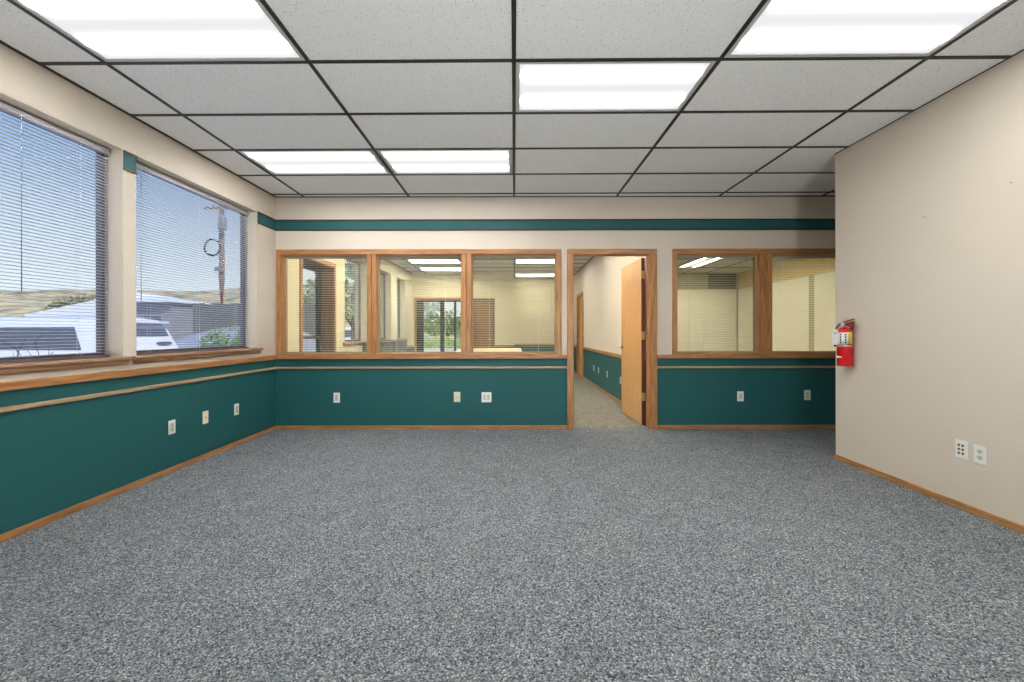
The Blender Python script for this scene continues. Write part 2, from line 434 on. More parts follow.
LW = (-2.79, 0.515, 0.885, 2.10)          # openings in the back wall
DR = (0.68, 1.627, 0.0, 2.10)
RW = (1.925, 4.03, 0.885, 2.10)
def p_back(side, u, z):
    if side == '-': return 1 if z < 0.845 else 0
    if side == '+': return (1 if z < 0.74 else 2) if u < XP else 2
    return 0
wall('wall_back', 'y', XL, 7.0, 0, CEIL+0.25, YB, YB2, [LW, DR, RW], p_back, WM, usplit=(XP,), zsplit=(0.74, 0.845))
wall('wall_right', 'x', YREAR, YC, 0, CEIL+0.25, XR, XR+0.14, [], lambda s, u, z: 0, WM)
wall('wall_alcove', 'y', XR+0.14, XA, 0, CEIL+0.25, YC-0.14, YC, [], lambda s, u, z: 0, WM)
wall('wall_alcove_end', 'x', YC-0.14, YB, 0, CEIL+0.25, XA, XA+0.14, [], lambda s, u, z: 0, WM)
wall('wall_rear', 'y', XL, XR+0.14, 0, CEIL+0.25, YREAR-0.14, YREAR, [], lambda s, u, z: 1 if (s == '+' and z < 0.845) else 0, WM, zsplit=(0.845,))
# partition between far room and side room, with a doorway near its far end
PD = (10.62, 11.56, 0.0, 2.10)
wall('wall_partition', 'x', YB2, 13.0, 0, CEIL+0.25, XP, XP2, [PD], lambda s, u, z: (1 if (s == '-' and z < 0.74) else (0 if s == '-' else 2)), WM, zsplit=(0.74,))
# far wall of the far room
FG = (-2.74, -1.24, 0.0, 2.06); FD = (-1.155, -0.60, 0.0, 2.04)
wall('wall_far', 'y', XL, 0.0, 0, CEIL+0.25, YF, YF+0.15, [FG, FD], lambda s, u, z: (1 if (z < 0.74 and s == '-') else 2), WM, zsplit=(0.74,))
wall('wall_far_return', 'x', YF+0.15, 13.0, 0, CEIL+0.25, -0.15, 0.0, [], lambda s, u, z: 2, WM)
wall('wall_far_end', 'y', -0.15, XP2, 0, CEIL+0.25, 13.0, 13.15, [], lambda s, u, z: (1 if (z < 0.74 and s == '-') else 2), WM, zsplit=(0.74,))
# side room
wall('wall_side_back', 'y', XP2, XC, 0, CEIL+0.25, YCB, YCB+0.15, [(5.36, 6.15, 2.30, 2.75)], lambda s, u, z: 0, [M['sidepaint']])
wall('wall_side_right', 'x', YB2, YCB+0.15, 0, CEIL+0.25, XC, XC+0.15, [], lambda s, u, z: 0, [M['tanpaint']])

mb = MB(); mb.box(XL-0.25, 7.0, YREAR-0.14, YB+0.06, -0.12, 0.0); mb.box(XL-0.25, 7.0, YB+0.06, 13.2, -0.12, 0.0, 1)
struct(mb.build('floor', [M['carpet'], M['carpettan']]), 'flecked blue-grey loop carpet, tinted tan grey beyond the doorway', 'floor')
mb = MB(); mb.box(XL-0.4, 7.1, YREAR-0.3, 13.4, CEIL+0.25, CEIL+0.4)
struct(mb.build('roof', M['roof']))

# ------------------------------------------------------------------ ceiling
COL = 1.2192; ROW = 0.6096
ROW0 = 2.530                     # a cross tee of the near room
GRIDROT = math.radians(0.18)
A_ROWS = [ROW0 + ROW*k for k in range(-9, 5)]
B_ROWS = [9.50 + ROW*k for k in range(-8, 8)]
near_lights = [(-2, ROW0-ROW), (1, ROW0-ROW), (0, ROW0), (-2, ROW0+2*ROW), (-1, ROW0+2*ROW),
               (-1, ROW0-4*ROW), (1, ROW0-4*ROW)]  # last two are added behind the viewer to brighten the room
far_lights = [(-2, 9.50), (0, 9.50), (-2, 9.50+2*ROW), (0, 9.50+4*ROW), (-2, 9.50-4*ROW), (0, 9.50-4*ROW), (-2, 9.50-6*ROW), (-1, 9.50-6*ROW), (0, 9.50-6*ROW)]  # last five are added out of view to brighten the far room
side_light = (4.06, 9.55, 4.06+0.6096, 9.55+1.2192)   # turned a quarter

SK = 0.0080
def skew(p):         # the near grid is laid a hair out of square with the walls
    x, y, z = p
    nx = x*(1 + 0.0105*(y-2.52)) if (x < 0 and y > 2.52) else x
    return (nx, y - SK*x, z)
ceil = struct(MB().box(0,0.001,0,0.001,CEIL+0.2,CEIL+0.201).build('ceiling', M['tile']), 'suspended ceiling of pinholed lay-in tiles', 'ceiling')
# tiles
def cells(x0, x1, rows, y0, y1):
    ys = sorted(set([y0, y1] + [r for r in rows if y0 < r < y1]))
    xs = sorted(set([x0, x1] + [c*COL for c in range(-3, 6) if x0 < c*COL < x1]))
    return xs, ys
mb = MB()
def tiles(x0, x1, rows, y0, y1, lights):
    xs, ys = cells(x0, x1, rows, y0, y1)
    for i in range(len(xs)-1):
        for j in range(len(ys)-1):
            if any(abs(xs[i]-c*COL) < 0.01 and abs(ys[j]-r) < 0.01 for c, r in lights): continue
            mb.box(xs[i], xs[i+1], ys[j], ys[j+1], CEIL, CEIL+0.016)
tiles(XL, XR, A_ROWS, YREAR, YB, near_lights)
tiles(XR, XA, A_ROWS, YC, YB, [])
tiles(XL, XP, B_ROWS, YB2, 13.0, far_lights)
sx0, sy0, sx1, sy1 = side_light
xs = [XP2, 2.84, sx0, sx1, 5.28, XC]
ys = [YB2, 5.9, 7.12, 8.33, sy0, sy1, YCB]
for i in range(len(xs)-1):
    for j in range(len(ys)-1):
        if i == 2 and j in (1, 4): continue
        if i == 2 and j == 3: continue
        mb.box(xs[i], xs[i+1], ys[j], ys[j+1], CEIL, CEIL+0.016)
mb.v = [skew(p) if p[1] < YB+0.06 else p for p in mb.v]
ceil.data = mb.build('tmp', M['tile']).data
bpy.data.objects.remove(bpy.data.objects['tmp'])
# tees
mb = MB(); T = 0.012; TH = 0.006
def tees(x0, x1, rows, y0, y1):
    xs, ys = cells(x0, x1, rows, y0, y1)
    for x in xs[1:-1]:
        for a, b in zip(ys[:-1], ys[1:]):
            for p, q in (((a, 2.52), (2.52, b)) if a < 2.52 < b else ((a, b),)): mb.box(x-T, x+T, p, q, CEIL-TH, CEIL+0.002)
    for y in ys[1:-1]: mb.box(x0, x1, y-T, y+T, CEIL-TH-0.0006, CEIL+0.002)
def angles(x0, x1, y0, y1):
    if True:
        mb.box(x0, x0+0.022, y0, y1, CEIL-TH, CEIL+0.002)
        mb.box(x0, x1, y1-0.022, y1, CEIL-TH, CEIL+0.002); mb.box(x0, x1, y0, y0+0.022, CEIL-TH, CEIL+0.002)
tees(XL, XR+0.05, A_ROWS, YREAR, YB+0.05); tees(XR, XA, A_ROWS, YC-0.02, YB+0.05)
mb.v = [skew(p) for p in mb.v]
angles(XL, XR, YREAR, YB); mb.box(XR-0.006, XR, YREAR, YC, CEIL-TH, CEIL+0.002)
mb.box(XA-0.022, XA, YC, YB, CEIL-TH, CEIL+0.002); mb.box(XR, XA, YB-0.022, YB, CEIL-TH, CEIL+0.002)
mb.build('ceiling_grid', M['tee'], ceil)
mb = MB()
tees(XL, XP, B_ROWS, YB2, 13.0); angles(XL, XP, YB2, 13.0); mb.box(XP-0.02, XP, YB2, 13.0, CEIL-TH, CEIL+0.002)
for x in xs if False else [2.84, sx0, sx1, 5.28]: mb.box(x-T, x+T, YB2, YCB, CEIL-TH, CEIL+0.002)
for y in [5.9, 7.12, 8.33, sy0, sy1]: mb.box(XP2, XC, y-T, y+T, CEIL-TH, CEIL+0.002)
mb.build('ceiling_grid', M['tee'], ceil)

def make_light(label, x, y, warm=False, rz=0.0, group=None):
    """a 2 x 4 ft lay-in troffer centred at x, y"""
    t = thing('ceiling_light', label, 'ceiling light', (x, y, CEIL), rz, group)
    w, h = COL/2, ROW/2
    a = 0.012; f = 0.025
    mb = MB()
    for (x0, x1, y0, y1) in ((-w+a, w-a, -h+a, -h+a+f), (-w+a, w-a, h-a-f, h-a), (-w+a, -w+a+f, -h+a+f, h-a-f), (w-a-f, w-a, -h+a+f, h-a-f)):
        mb.box(x0, x1, y0, y1, -0.003, 0.012)
    mb.build('lens_frame', M['gasket'], t)
    mb = MB(); mb.box(-w+a+f, w-a-f, -h+a+f, h-a-f, 0.002, 0.006)
    mb.build('lens', M[warm] if warm else M['lamp'], t)
    mb = MB(); mb.box(-w+0.002, w-0.002, -h+0.002, h-0.002, 0.017, 0.11)
    mb.build('housing', M['gasket'], t)
    return t
LBL = ['lit fluorescent panel at the near left of the ceiling, cut by the top edge',
       'lit fluorescent panel at the near right of the ceiling, beside the plain right wall',
       'lit fluorescent panel in the middle of the ceiling, alone in its row',
       'lit fluorescent panel far left in the ceiling, outer one of the touching pair',
       'lit fluorescent panel of the touching pair, the one nearer the ceiling centre']
def cellc(c, r): return ((c+0.5)*COL, r+ROW/2)
for i, (c, r) in enumerate(near_lights):
    x, y = cellc(c, r); x, y, _ = skew((x, y, 0))
    lb = LBL[i] if i < 5 else ['added fill panel overhead behind the viewer, left of centre', 'added fill panel overhead behind the viewer, to the right'][i-5]
    make_light(lb, x, y, rz=-SK, group='fluorescent panels of the near room')
FLB = ['lit panel seen through the middle pane, the nearer of its two', 'lit panel seen through the third pane from the left, the nearer of its two',
       'lit panel seen through the middle pane, the farther of its two', 'lit panel seen through the third pane from the left, the farther of its two',
       'added fill panel over the front of the far room, window side', 'added fill panel over the front of the far room, corridor side',
       'added fill panel over the far room just past the glass, window side', 'added fill panel over the far room just past the glass, middle', 'added fill panel over the far room just inside the open door']
for (c, r), lb in zip(far_lights, FLB):
    x, y = cellc(c, r); make_light(lb, x, y, 'lampdim' if r > 11.5 else ('lampdoor' if (c == 0 and r < 6) else 'lampwarm'), group='fluorescent panels of the far room')
make_light('lit panel seen through the pane right of the open door', (sx0+sx1)/2, (sy0+sy1)/2, 'lampside', PI/2)
make_light('added fill panel over the front of the side room', (sx0+sx1)/2, (5.9+7.12)/2, 'lampside', PI/2)  # this panel and the next are added to brighten the side room
make_light('added fill panel over the middle of the side room', (sx0+sx1)/2, (8.33+sy0)/2, 'lampside', PI/2)

# ------------------------------------------------------------------ trims, baseboards
def boxobj(name, args, mat, parent=None, bevel=0.0, st=False):
    mb = MB()
    for a in (args if isinstance(args, list) else [args]): mb.box(*a)
    o = mb.build(name, mat, parent, bevel=bevel)
    if st: struct(o)
    return o
BH = 0.045; BT = 0.012
boxobj('baseboard_left', (XL, XL+BT, YREAR, YB, 0, BH), M['oaky'], st=True, bevel=0.003)
boxobj('baseboard_back', [(XL+BT, 0.626, YB-BT, YB, 0, BH), (1.70, XA, YB-BT, YB, 0, BH)], M['oakx'], st=True, bevel=0.003)
boxobj('baseboard_right', [(XR-BT, XR, YREAR, YC+BT, 0, BH), (XR, XA, YC, YC+BT, 0, BH)], M['oaky'], st=True, bevel=0.003)
boxobj('baseboard_partition', [(XP-BT, XP, 6.3, PD[0]-0.06, 0, BH), (XP-BT, XP, PD[1]+0.06, 13.0, 0, BH)], M['oaky'], st=True)
boxobj('baseboard_far', [(FD[1]+0.06, 0.0, YF-BT, YF, 0, BH), (0.0, XP, 13-BT, 13.0, 0, BH)], M['oakx'], st=True)
# chair rails
boxobj('trim_1', (XL, XL+0.022, YREAR, YB, 0.838, 0.888), M['oaky'], st=True, bevel=0.004)
boxobj('trim_2', [(XL+0.022, 0.626, YB-0.03, YB, 0.842, 0.885), (1.70, XA, YB-0.03, YB, 0.842, 0.885)], M['oakx'], st=True, bevel=0.004)
# thin rails below them
boxobj('trim_3', (XL, XL+0.018, YREAR, YB, 0.720, 0.748), M['railtany'], st=True, bevel=0.006)
boxobj('trim_4', [(XL+0.018, 0.626, YB-0.018, YB, 0.722, 0.748), (1.70, XA, YB-0.018, YB, 0.722, 0.748)], M['railtan'], st=True, bevel=0.006)
# chair rails of the far room
boxobj('trim_5', [(XP-0.03, XP, 5.3, PD[0]-0.07, 0.735, 0.785), (XP-0.03, XP, PD[1]+0.07, 13, 0.735, 0.785)], M['oaky'], st=True, bevel=0.004)
boxobj('trim_6', [(FD[1]+0.06, 0, YF-0.03, YF, 0.735, 0.785), (0.0, XP, 12.97, 13.0, 0.735, 0.785), (XL, XL+0.03, 6.82, YF, 0.735, 0.785)], M['oakx'], st=True, bevel=0.004)
# painted band high on the walls
def band(name, core, edges, em, core_mat=M['teal']):
    o = boxobj(name, core, core_mat, st=True)
    for e in edges: boxobj('edge_moulding', e, em, o, bevel=0.003)
    return o
BZ0, BZ1 = 2.376, 2.496
band('trim_7', (XL+0.006, XA, YB-0.006, YB, BZ0, BZ1), [(XL+0.014, XA, YB-0.014, YB, BZ1-0.011, BZ1+0.007), (XL+0.014, XA, YB-0.014, YB, BZ0-0.007, BZ0+0.011)], M['bandedge'])
band('trim_8', (XL, XL+0.006, 4.735, YB, BZ0, BZ1), [(XL, XL+0.014, 4.735, YB, BZ1-0.011, BZ1+0.007), (XL, XL+0.014, 4.735, YB, BZ0-0.007, BZ0+0.011)], M['bandedge'])
band('trim_9', (XL, XL+0.006, 3.112, 3.212, 2.355, 2.49), [(XL, XL+0.016, 3.108, 3.219, 2.476, 2.492), (XL, XL+0.016, 3.108, 3.219, 2.352, 2.366)], M['bandedgey'])

# ------------------------------------------------------------------ outer windows with sills and blinds
GX = -3.0
def outer_window(idx, y0, y1, wide_sill, label, blindlabel, ymid=None):
    r = sroot('window_%d' % idx, label, 'window', ((XL-0.12), (y0+y1)/2, SILLZ))
    hw = (y1-y0)/2; H = HEADZ-SILLZ; ox = XL-0.12
    f = 0.034
    xa, xb = GX-0.016-ox, GX+0.02-ox
    mb = MB()
    mb.box(xa, xb, -hw, -hw+f, -0.02, H); mb.box(xa, xb, hw-f, hw, -0.02, H)
    mb.box(xa, xb, -hw+f, hw-f, -0.02, 0.035); mb.box(xa, xb, -hw+f, hw-f, H-f, H)
    mb.build('frame', M['alu'], r, bevel=0.004)
    mb = MB(); mb.box(GX-0.003-ox, GX+0.003-ox, -hw+f, hw-f, 0.035, H-f); mb.build('pane', M['glass'], r)
    # sill board with nosing and apron
    e0, e1 = wide_sill
    yc = (y0+y1)/2
    xi = XL-ox
    mb = MB()
    mb.box(xb, xi, -hw, hw, -0.02, 0.0)
    mb.prism([(xi, -0.026), (xi+0.03, -0.026), (xi+0.038, -0.018), (xi+0.038, -0.006), (xi+0.032, 0.0), (xi, 0.0)], 'y', e0-yc, e1-yc)
    s = mb.build('sill', M['sillwood'], r, bevel=0.002)
    mb = MB(); mb.prism([(xi, -0.06), (xi+0.012, -0.06), (xi+0.022, -0.045), (xi+0.022, -0.026), (xi, -0.026)], 'y', e0-yc+0.018, e1-yc-0.018)
    mb.build('apron', M['sillwood'], s)
    return r
outer_window(1, *W_OUT[0], (1.52, 3.150), 'tall aluminium window in the left wall, nearer one', None)
outer_window(2, *W_OUT[1], (3.166, 4.785), 'tall aluminium window in the left wall, nearer the back corner', None)
for i, (a, b) in enumerate(B_OUT):
    r = outer_window(5+i, a, b, (a-0.09, b+0.09), ['far-room window, first beyond its exterior door', 'far-room window, second beyond its exterior door', 'far-room window, last before the far corner'][i], None)

def slats_mesh(mb, axis, u0, u1, c, z0, z1, pitch=0.0215, w=0.0254, tilt=0.0, crown=0.0022):
    n = int((z1-z0)/pitch)
    for k in range(n+1):
        z = z0 + k*pitch
        pr = []
        for j in range(5):
            s = -1 + 2*j/4
            d = s*w/2; h = crown*(1-s*s)
            pr.append((d*math.cos(tilt) - h*math.sin(tilt), d*math.sin(tilt) + h*math.cos(tilt)))
        vs = []
        for u in (u0, u1):
            for d, h in pr:
                vs.append((c+d, u, z+h) if axis == 'x' else (u, c+d, z+h))
        mb.add(vs, [(j, j+1, 5+j+1, 5+j) for j in range(4)], 0, True)

def blind(label, axis, c, u0, u1, z0, z1, tilt, wand_at, headh=0.03, headd=0.03, group=None, botmat='headrail', side=1):
    um = (u0+u1)/2
    loc = (c, um, z0) if axis == 'x' else (um, c, z0)
    t = thing('window_blind', label, 'blind', loc, 0, group)
    H = z1-z0; hw = (u1-u0)/2
    def B(mb, ua, ub, da, db, za, zb):
        if axis == 'x': mb.box(da, db, ua, ub, za, zb)
        else: mb.box(ua, ub, da, db, za, zb)
        return mb
    B(MB(), -hw, hw, -headd/2, headd/2, H-headh, H).build('headrail', M['headrail'], t, bevel=0.002)
    B(MB(), -hw+0.004, hw-0.004, -0.0125, 0.0125, 0.0, 0.012).build('bottom_rail', M[botmat], t, bevel=0.002)
    mb = MB(); slats_mesh(mb, axis, -hw+0.003, hw-0.003, 0.0, 0.03, H-headh-0.012, tilt=tilt)
    mb.build('slats', M['slat'], t, recalc=False)
    for q in (-0.72, 0.0, 0.72) if hw > 0.6 else (-0.6, 0.6):
        mb = MB()
        for d in (-0.0135, 0.0135):
            B(mb, q*hw-0.0006, q*hw+0.0006, d-0.0005, d+0.0005, 0.012, H-headh)
        mb.build('ladder_cord', M['slat'], t)
    d = side*0.024
    p = (d, wand_at-um) if axis == 'x' else (wand_at-um, d)
    mb = MB(); mb.tube([(p[0], p[1], H-headh+0.005), (p[0], p[1], H*0.28)], 0.0026, 6)
    mb.build('tilt_wand', M['clearplastic'], t)
    return t
BX = XL-0.095
for (a, b), lb, wd in zip(W_OUT, ('white horizontal blind in the nearer left-wall window, slats open', 'white horizontal blind in the left-wall window next to the back corner'), (2.53, 3.34)):
    blind(lb, 'x', BX, a+0.012, b-0.012, SILLZ+0.004, HEADZ-0.012, math.radians(4), wd, 0.036, 0.036, 'blinds of the left-wall windows', 'alu')
for (a, b), lb in zip(B_OUT, ('pale blind raised in a far-room window beyond the exterior door',) * 3):
    pass

# ------------------------------------------------------------------ interior glazed partitions (back wall)
def inner_window(idx, label, hole, panes, out0, out1, parent_y=YB):
    x0, x1, z0, z1 = hole
    r = sroot('window_%d' % idx, label, 'window', ((x0+x1)/2, YB, z0))
    ox = (x0+x1)/2
    def bx(mb, a, b, ya, yb, c, d): mb.box(a-ox, b-ox, ya-YB, yb-YB, c-z0, d-z0); return mb
    zt = 2.146; zi = 2.086; zb = 0.902
    CT = 0.02
    # casing boards on the room face
    bx(MB(), out0, out1, YB-CT, YB, zi, zt).build('head_casing', M['oakx'], r, bevel=0.004)
    bx(MB(), out0, panes[0][0], YB-CT, YB, zb, zi).build('side_casing', M['oakz'], r, bevel=0.004)
    bx(MB(), panes[-1][1], out1, YB-CT, YB, zb, zi).build('side_casing', M['oakz'], r, bevel=0.004)
    mb = MB(); bx(mb, out0, out1, YB-0.034, YB, 0.884, 0.902); mb.build('stool', M['oakx'], r, bevel=0.004)
    # lining
    mb = MB(); bx(mb, x0, x1, YB, YB2+0.005, z1-0.018, z1-0.002); mb.build('head_jamb', M['oakx'], r)
    mb = MB(); bx(mb, x0, x1, YB, YB2+0.005, z0+0.002, z0+0.018); mb.build('sill_jamb', M['oakx'], r)
    ends = [(x0+0.001, panes[0][0])] + [(panes[i][1], panes[i+1][0]) for i in range(len(panes)-1)] + [(panes[-1][1], x1-0.001)]
    for i, (a, b) in enumerate(ends):
        mb = MB(); bx(mb, a, b, YB, YB2+0.005, z0+0.018, z1-0.018)
        nm = 'side_jamb' if i in (0, len(ends)-1) else 'mullion'
        post = mb.build(nm, M['oakz'], r)
        if nm == 'mullion':
            m = (a+b)/2
            for (p, q) in ((a, m-0.003), (m+0.003, b)):
                bx(MB(), p, q, YB-CT, YB, zb, zi).build('mullion_casing', M['oakz'], post, bevel=0.004)
    for (a, b) in panes:
        mb = MB(); bx(mb, a+0.001, b-0.001, YB+0.052, YB+0.058, z0+0.019, z1-0.019); p = mb.build('pane', M['partglass'], r)
        mb = MB()
        for ya, yb in ((YB+0.036, YB+0.051), (YB+0.059, YB+0.074)):
            bx(mb, a, a+0.014, ya, yb, z0+0.018, z1-0.018); bx(mb, b-0.014, b, ya, yb, z0+0.018, z1-0.018)
            bx(mb, a+0.014, b-0.014, ya, yb, z1-0.032, z1-0.018); bx(mb, a+0.014, b-0.014, ya, yb, z0+0.018, z0+0.032)
        mb.build('glazing_stop', M['railtan'], p)
    return r
LP = [(-2.775, -1.757), (-1.640, -0.630), (-0.512, 0.498)]
RP = [(1.94, 2.918), (3.07, 4.015)]
inner_window(3, 'oak framed interior window with three panes left of the open door', LW, LP, -2.835, 0.5625)
inner_window(4, 'oak framed interior window right of the open door', RW, RP, 1.884, 4.075)
IB = ['mini blind behind the leftmost pane of the three-pane interior window', 'mini blind behind the middle pane of the three-pane interior window',
      'mini blind behind the right pane of the three-pane interior window', 'mini blind behind the first pane right of the open door', 'mini blind behind the pane next to the fire extinguisher']
for (a, b), lb, s in zip(LP+RP, IB, (1, 1, 1, 1, 0)):
    blind(lb, 'y', YB+0.098, a+0.008, b-0.008, 0.908, 2.079, 0.0, b-0.06 if s else a+0.03, 0.026, 0.026, 'blinds behind the interior windows', 'headrail', side=-1)

# ------------------------------------------------------------------ open door
d1 = sroot('door_1', 'oak cased doorway with its birch door standing open into the far room', 'door', ((DR[0]+DR[1])/2, YB, 0))
ox = (DR[0]+DR[1])/2
def dbx(a, b, ya, yb, c, d): return MB().box(a-ox, b-ox, ya-YB, yb-YB, c, d)
for ya, yb in ((YB-0.02, YB), (YB2, YB2+0.018)):
    dbx(0.628, 0.70, ya, yb, 0, 2.081).build('side_casing', M['oakz'], d1, bevel=0.005)
    dbx(1.607, 1.70, ya, yb, 0, 2.081).build('side_casing', M['oakz'], d1, bevel=0.005)
    dbx(0.628, 1.70, ya, yb, 2.081, 2.146).build('head_casing', M['oakx'], d1, bevel=0.005)
dbx(0.682, 0.70, YB, YB2, 0, 2.081).build('side_jamb', M['oakz'], d1)
dbx(1.607, 1.625, YB, YB2, 0, 2.081).build('side_jamb', M['oakz'], d1)
dbx(0.682, 1.625, YB, YB2, 2.081, 2.098).build('head_jamb', M['oakx'], d1)
mb = MB(); mb.box(0.70-ox, 0.712-ox, 0.02, 0.06, 0, 2.081); mb.box(1.595-ox, 1.607-ox, 0.02, 0.06, 0, 2.081); mb.box(0.712-ox, 1.595-ox, 0.02, 0.06, 2.069, 2.081)
mb.build('door_stop', M['oakz'], d1)
LT = 0.044; LWID = 0.895
mb = MB(); mb.box(-LT, 0, 0.0, LWID, 0.016, 2.062, 0)
leaf = mb.build('door_leaf', [M['leaf'], M['leafedge']], d1, loc=(1.600-ox, 0.135, 0))
for p in leaf.data.polygons:
    if abs(p.normal.y) > 0.5: p.material_index = 1
leaf.rotation_euler = (0, 0, math.radians(1.3))
for z in (0.36, 1.11, 1.857):
    mb = MB(); mb.box(-LT+0.002, 0.012, -0.003, 0.0, z-0.05, z+0.05)
    mb.tube([(0.008, -0.006, z-0.052), (0.008, -0.006, z+0.052)], 0.007, 8)
    mb.build('hinge', M['brass'], leaf)
mb = MB()
for s, x0 in ((-1, -LT), (1, 0.0)):
    mb.tube([(x0, LWID-0.065, 0.94), (x0+s*0.012, LWID-0.065, 0.94)], 0.032, 16)
    mb.tube([(x0+s*0.01, LWID-0.065, 0.94), (x0+s*0.055, LWID-0.065, 0.94)], 0.010, 10)
    mb.tube([(x0+s*0.055, LWID-0.055, 0.94), (x0+s*0.055, LWID-0.12, 0.94), (x0+s*0.05, LWID-0.18, 0.938)], 0.009, 10)
mb.build('lever_handle', M['nickel'], leaf)

# far doorway in the partition (oak)
d2 = sroot('door_2', 'oak door and casing at the far end of the partition wall', 'door', (XP, (PD[0]+PD[1])/2, 0))
oy = (PD[0]+PD[1])/2
def pbx(xa, xb, a, b, c, d): return MB().box(xa-XP, xb-XP, a-oy, b-oy, c, d)
pbx(XP-0.018, XP, PD[0]-0.055, PD[0]+0.012, 0, 2.09).build('side_casing', M['oakz'], d2)
pbx(XP-0.018, XP, PD[1]-0.012, PD[1]+0.055, 0, 2.09).build('side_casing', M['oakz'], d2)
pbx(XP-0.018, XP, PD[0]-0.055, PD[1]+0.055, 2.09, 2.155).build('head_casing', M['oaky'], d2)
pbx(XP, XP2, PD[0]+0.001, PD[0]+0.016, 0, 2.085).build('side_jamb', M['oakz'], d2)
pbx(XP, XP2, PD[1]-0.016, PD[1]-0.001, 0, 2.085).build('side_jamb', M['oakz'], d2)
lf = pbx(XP+0.05, XP+0.094, PD[0]+0.02, PD[1]-0.02, 0.012, 2.08).build('door_leaf', M['leaf'], d2)
mb = MB(); mb.tube([(0.05, 0.40-0.0, 0.94), (0.0, 0.40, 0.94)], 0.011, 8); mb.tube([(0.0, 0.41, 0.94), (0.0, 0.30, 0.94)], 0.009, 8)
mb.build('lever_handle', M['nickel'], lf)

# exterior glazed door of the far room, deep brown lining
d3 = sroot('door_3', 'brown framed glass exterior door in the far room left wall', 'door', (XL, (BDOOR[0]+BDOOR[1])/2, 0))
oy3 = (BDOOR[0]+BDOOR[1])/2; bw = (BDOOR[1]-BDOOR[0])/2; bh = BDOOR[2]
mb = MB()
mb.box(-0.25, 0.0, -bw+0.001, -bw+0.02, 0, bh-0.02); mb.box(-0.25, 0.0, bw-0.02, bw-0.001, 0, bh-0.02); mb.box(-0.25, 0.0, -bw+0.001, bw-0.001, bh-0.02, bh-0.001)
mb.build('lining', M['brownwood'], d3)
mb = MB()
mb.box(0.0, 0.018, -bw-0.045, -bw+0.015, 0, bh+0.05); mb.box(0.0, 0.018, bw-0.015, bw+0.045, 0, bh+0.05); mb.box(0.0, 0.018, -bw+0.015, bw-0.015, bh-0.01, bh+0.05)
mb.build('casing', M['oakz'], d3)
mb = MB(); x0, x1 = -0.235, -0.195
mb.box(x0, x1, -bw+0.02, -bw+0.09, 0.01, bh-0.02); mb.box(x0, x1, bw-0.12, bw-0.02, 0.01, bh-0.02)
mb.box(x0, x1, -bw+0.09, bw-0.12, bh-0.1, bh-0.02); mb.box(x0, x1, -bw+0.09, bw-0.12, 0.01, 0.2); mb.box(x0, x1, -bw+0.09, bw-0.12, 1.06, 1.10)
lf3 = mb.build('door_leaf', M['darkalu'], d3)
mb = MB(); mb.box(-0.218, -0.212, -bw+0.09, bw-0.12, 0.2, 1.06); mb.box(-0.218, -0.212, -bw+0.09, bw-0.12, 1.10, bh-0.1); mb.build('pane', M['glass'], lf3)

# glazed entrance in the far wall
d4 = sroot('door_4', 'dark metal framed glass entrance in the far wall with greenery outside', 'door', ((FG[0]+FG[1])/2, YF, 0))
g0, g1, gh = FG[0], FG[1], FG[3]; gx = (g0+g1)/2
mb = MB()
mb.box(g0-0.05-gx, g0+0.01-gx, -0.02, 0, 0, gh+0.05); mb.box(g1-0.01-gx, g1+0.04-gx, -0.02, 0, 0, gh+0.05); mb.box(g0+0.01-gx, g1-0.01-gx, -0.02, 0, gh-0.01, gh+0.05)
mb.build('casing', M['oakz'], d4)
mb = MB()
mb.box(g0+0.001-gx, g0+0.20-gx, 0.03, 0.09, 0, gh-0.002)
mb.box(g0+0.20-gx, g1-0.001-gx, 0.03, 0.09, gh-0.06, gh-0.002)
for x, w in ((-2.02, 0.055), (-1.66, 0.03), (-1.27, 0.03)):
    mb.box(x-w-gx, x+w-gx, 0.03, 0.09, 0.03, gh-0.06)
mb.box(g0+0.20-gx, g1-0.001-gx, 0.03, 0.09, 0.0, 0.03)
mb.build('frame', M['darkalu'], d4)
mb = MB(); mb.box(g0+0.20-gx, g1-0.001-gx, 0.055, 0.061, 0.03, gh-0.06); mb.build('pane', M['glass'], d4)

# brown door in the far wall
d5 = sroot('door_5', 'closed brown wooden door in the far wall right of the glass entrance', 'door', ((FD[0]+FD[1])/2, YF, 0))
hx = (FD[1]-FD[0])/2
mb = MB(); mb.box(-hx-0.05, -hx+0.01, -0.018, 0, 0, FD[3]+0.05); mb.box(hx-0.01, hx+0.05, -0.018, 0, 0, FD[3]+0.05); mb.box(-hx+0.01, hx-0.01, -0.018, 0, FD[3]-0.01, FD[3]+0.05)
mb.build('casing', M['brownwood'], d5)
lf5 = MB().box(-hx+0.012, hx-0.012, 0.03, 0.07, 0.01, FD[3]-0.012).build('door_leaf', M['darkdoor'], d5)
mb = MB(); mb.tube([(0.2, 0.03, 0.95), (0.2, -0.02, 0.95)], 0.025, 12); mb.build('knob', M['brass'], lf5)

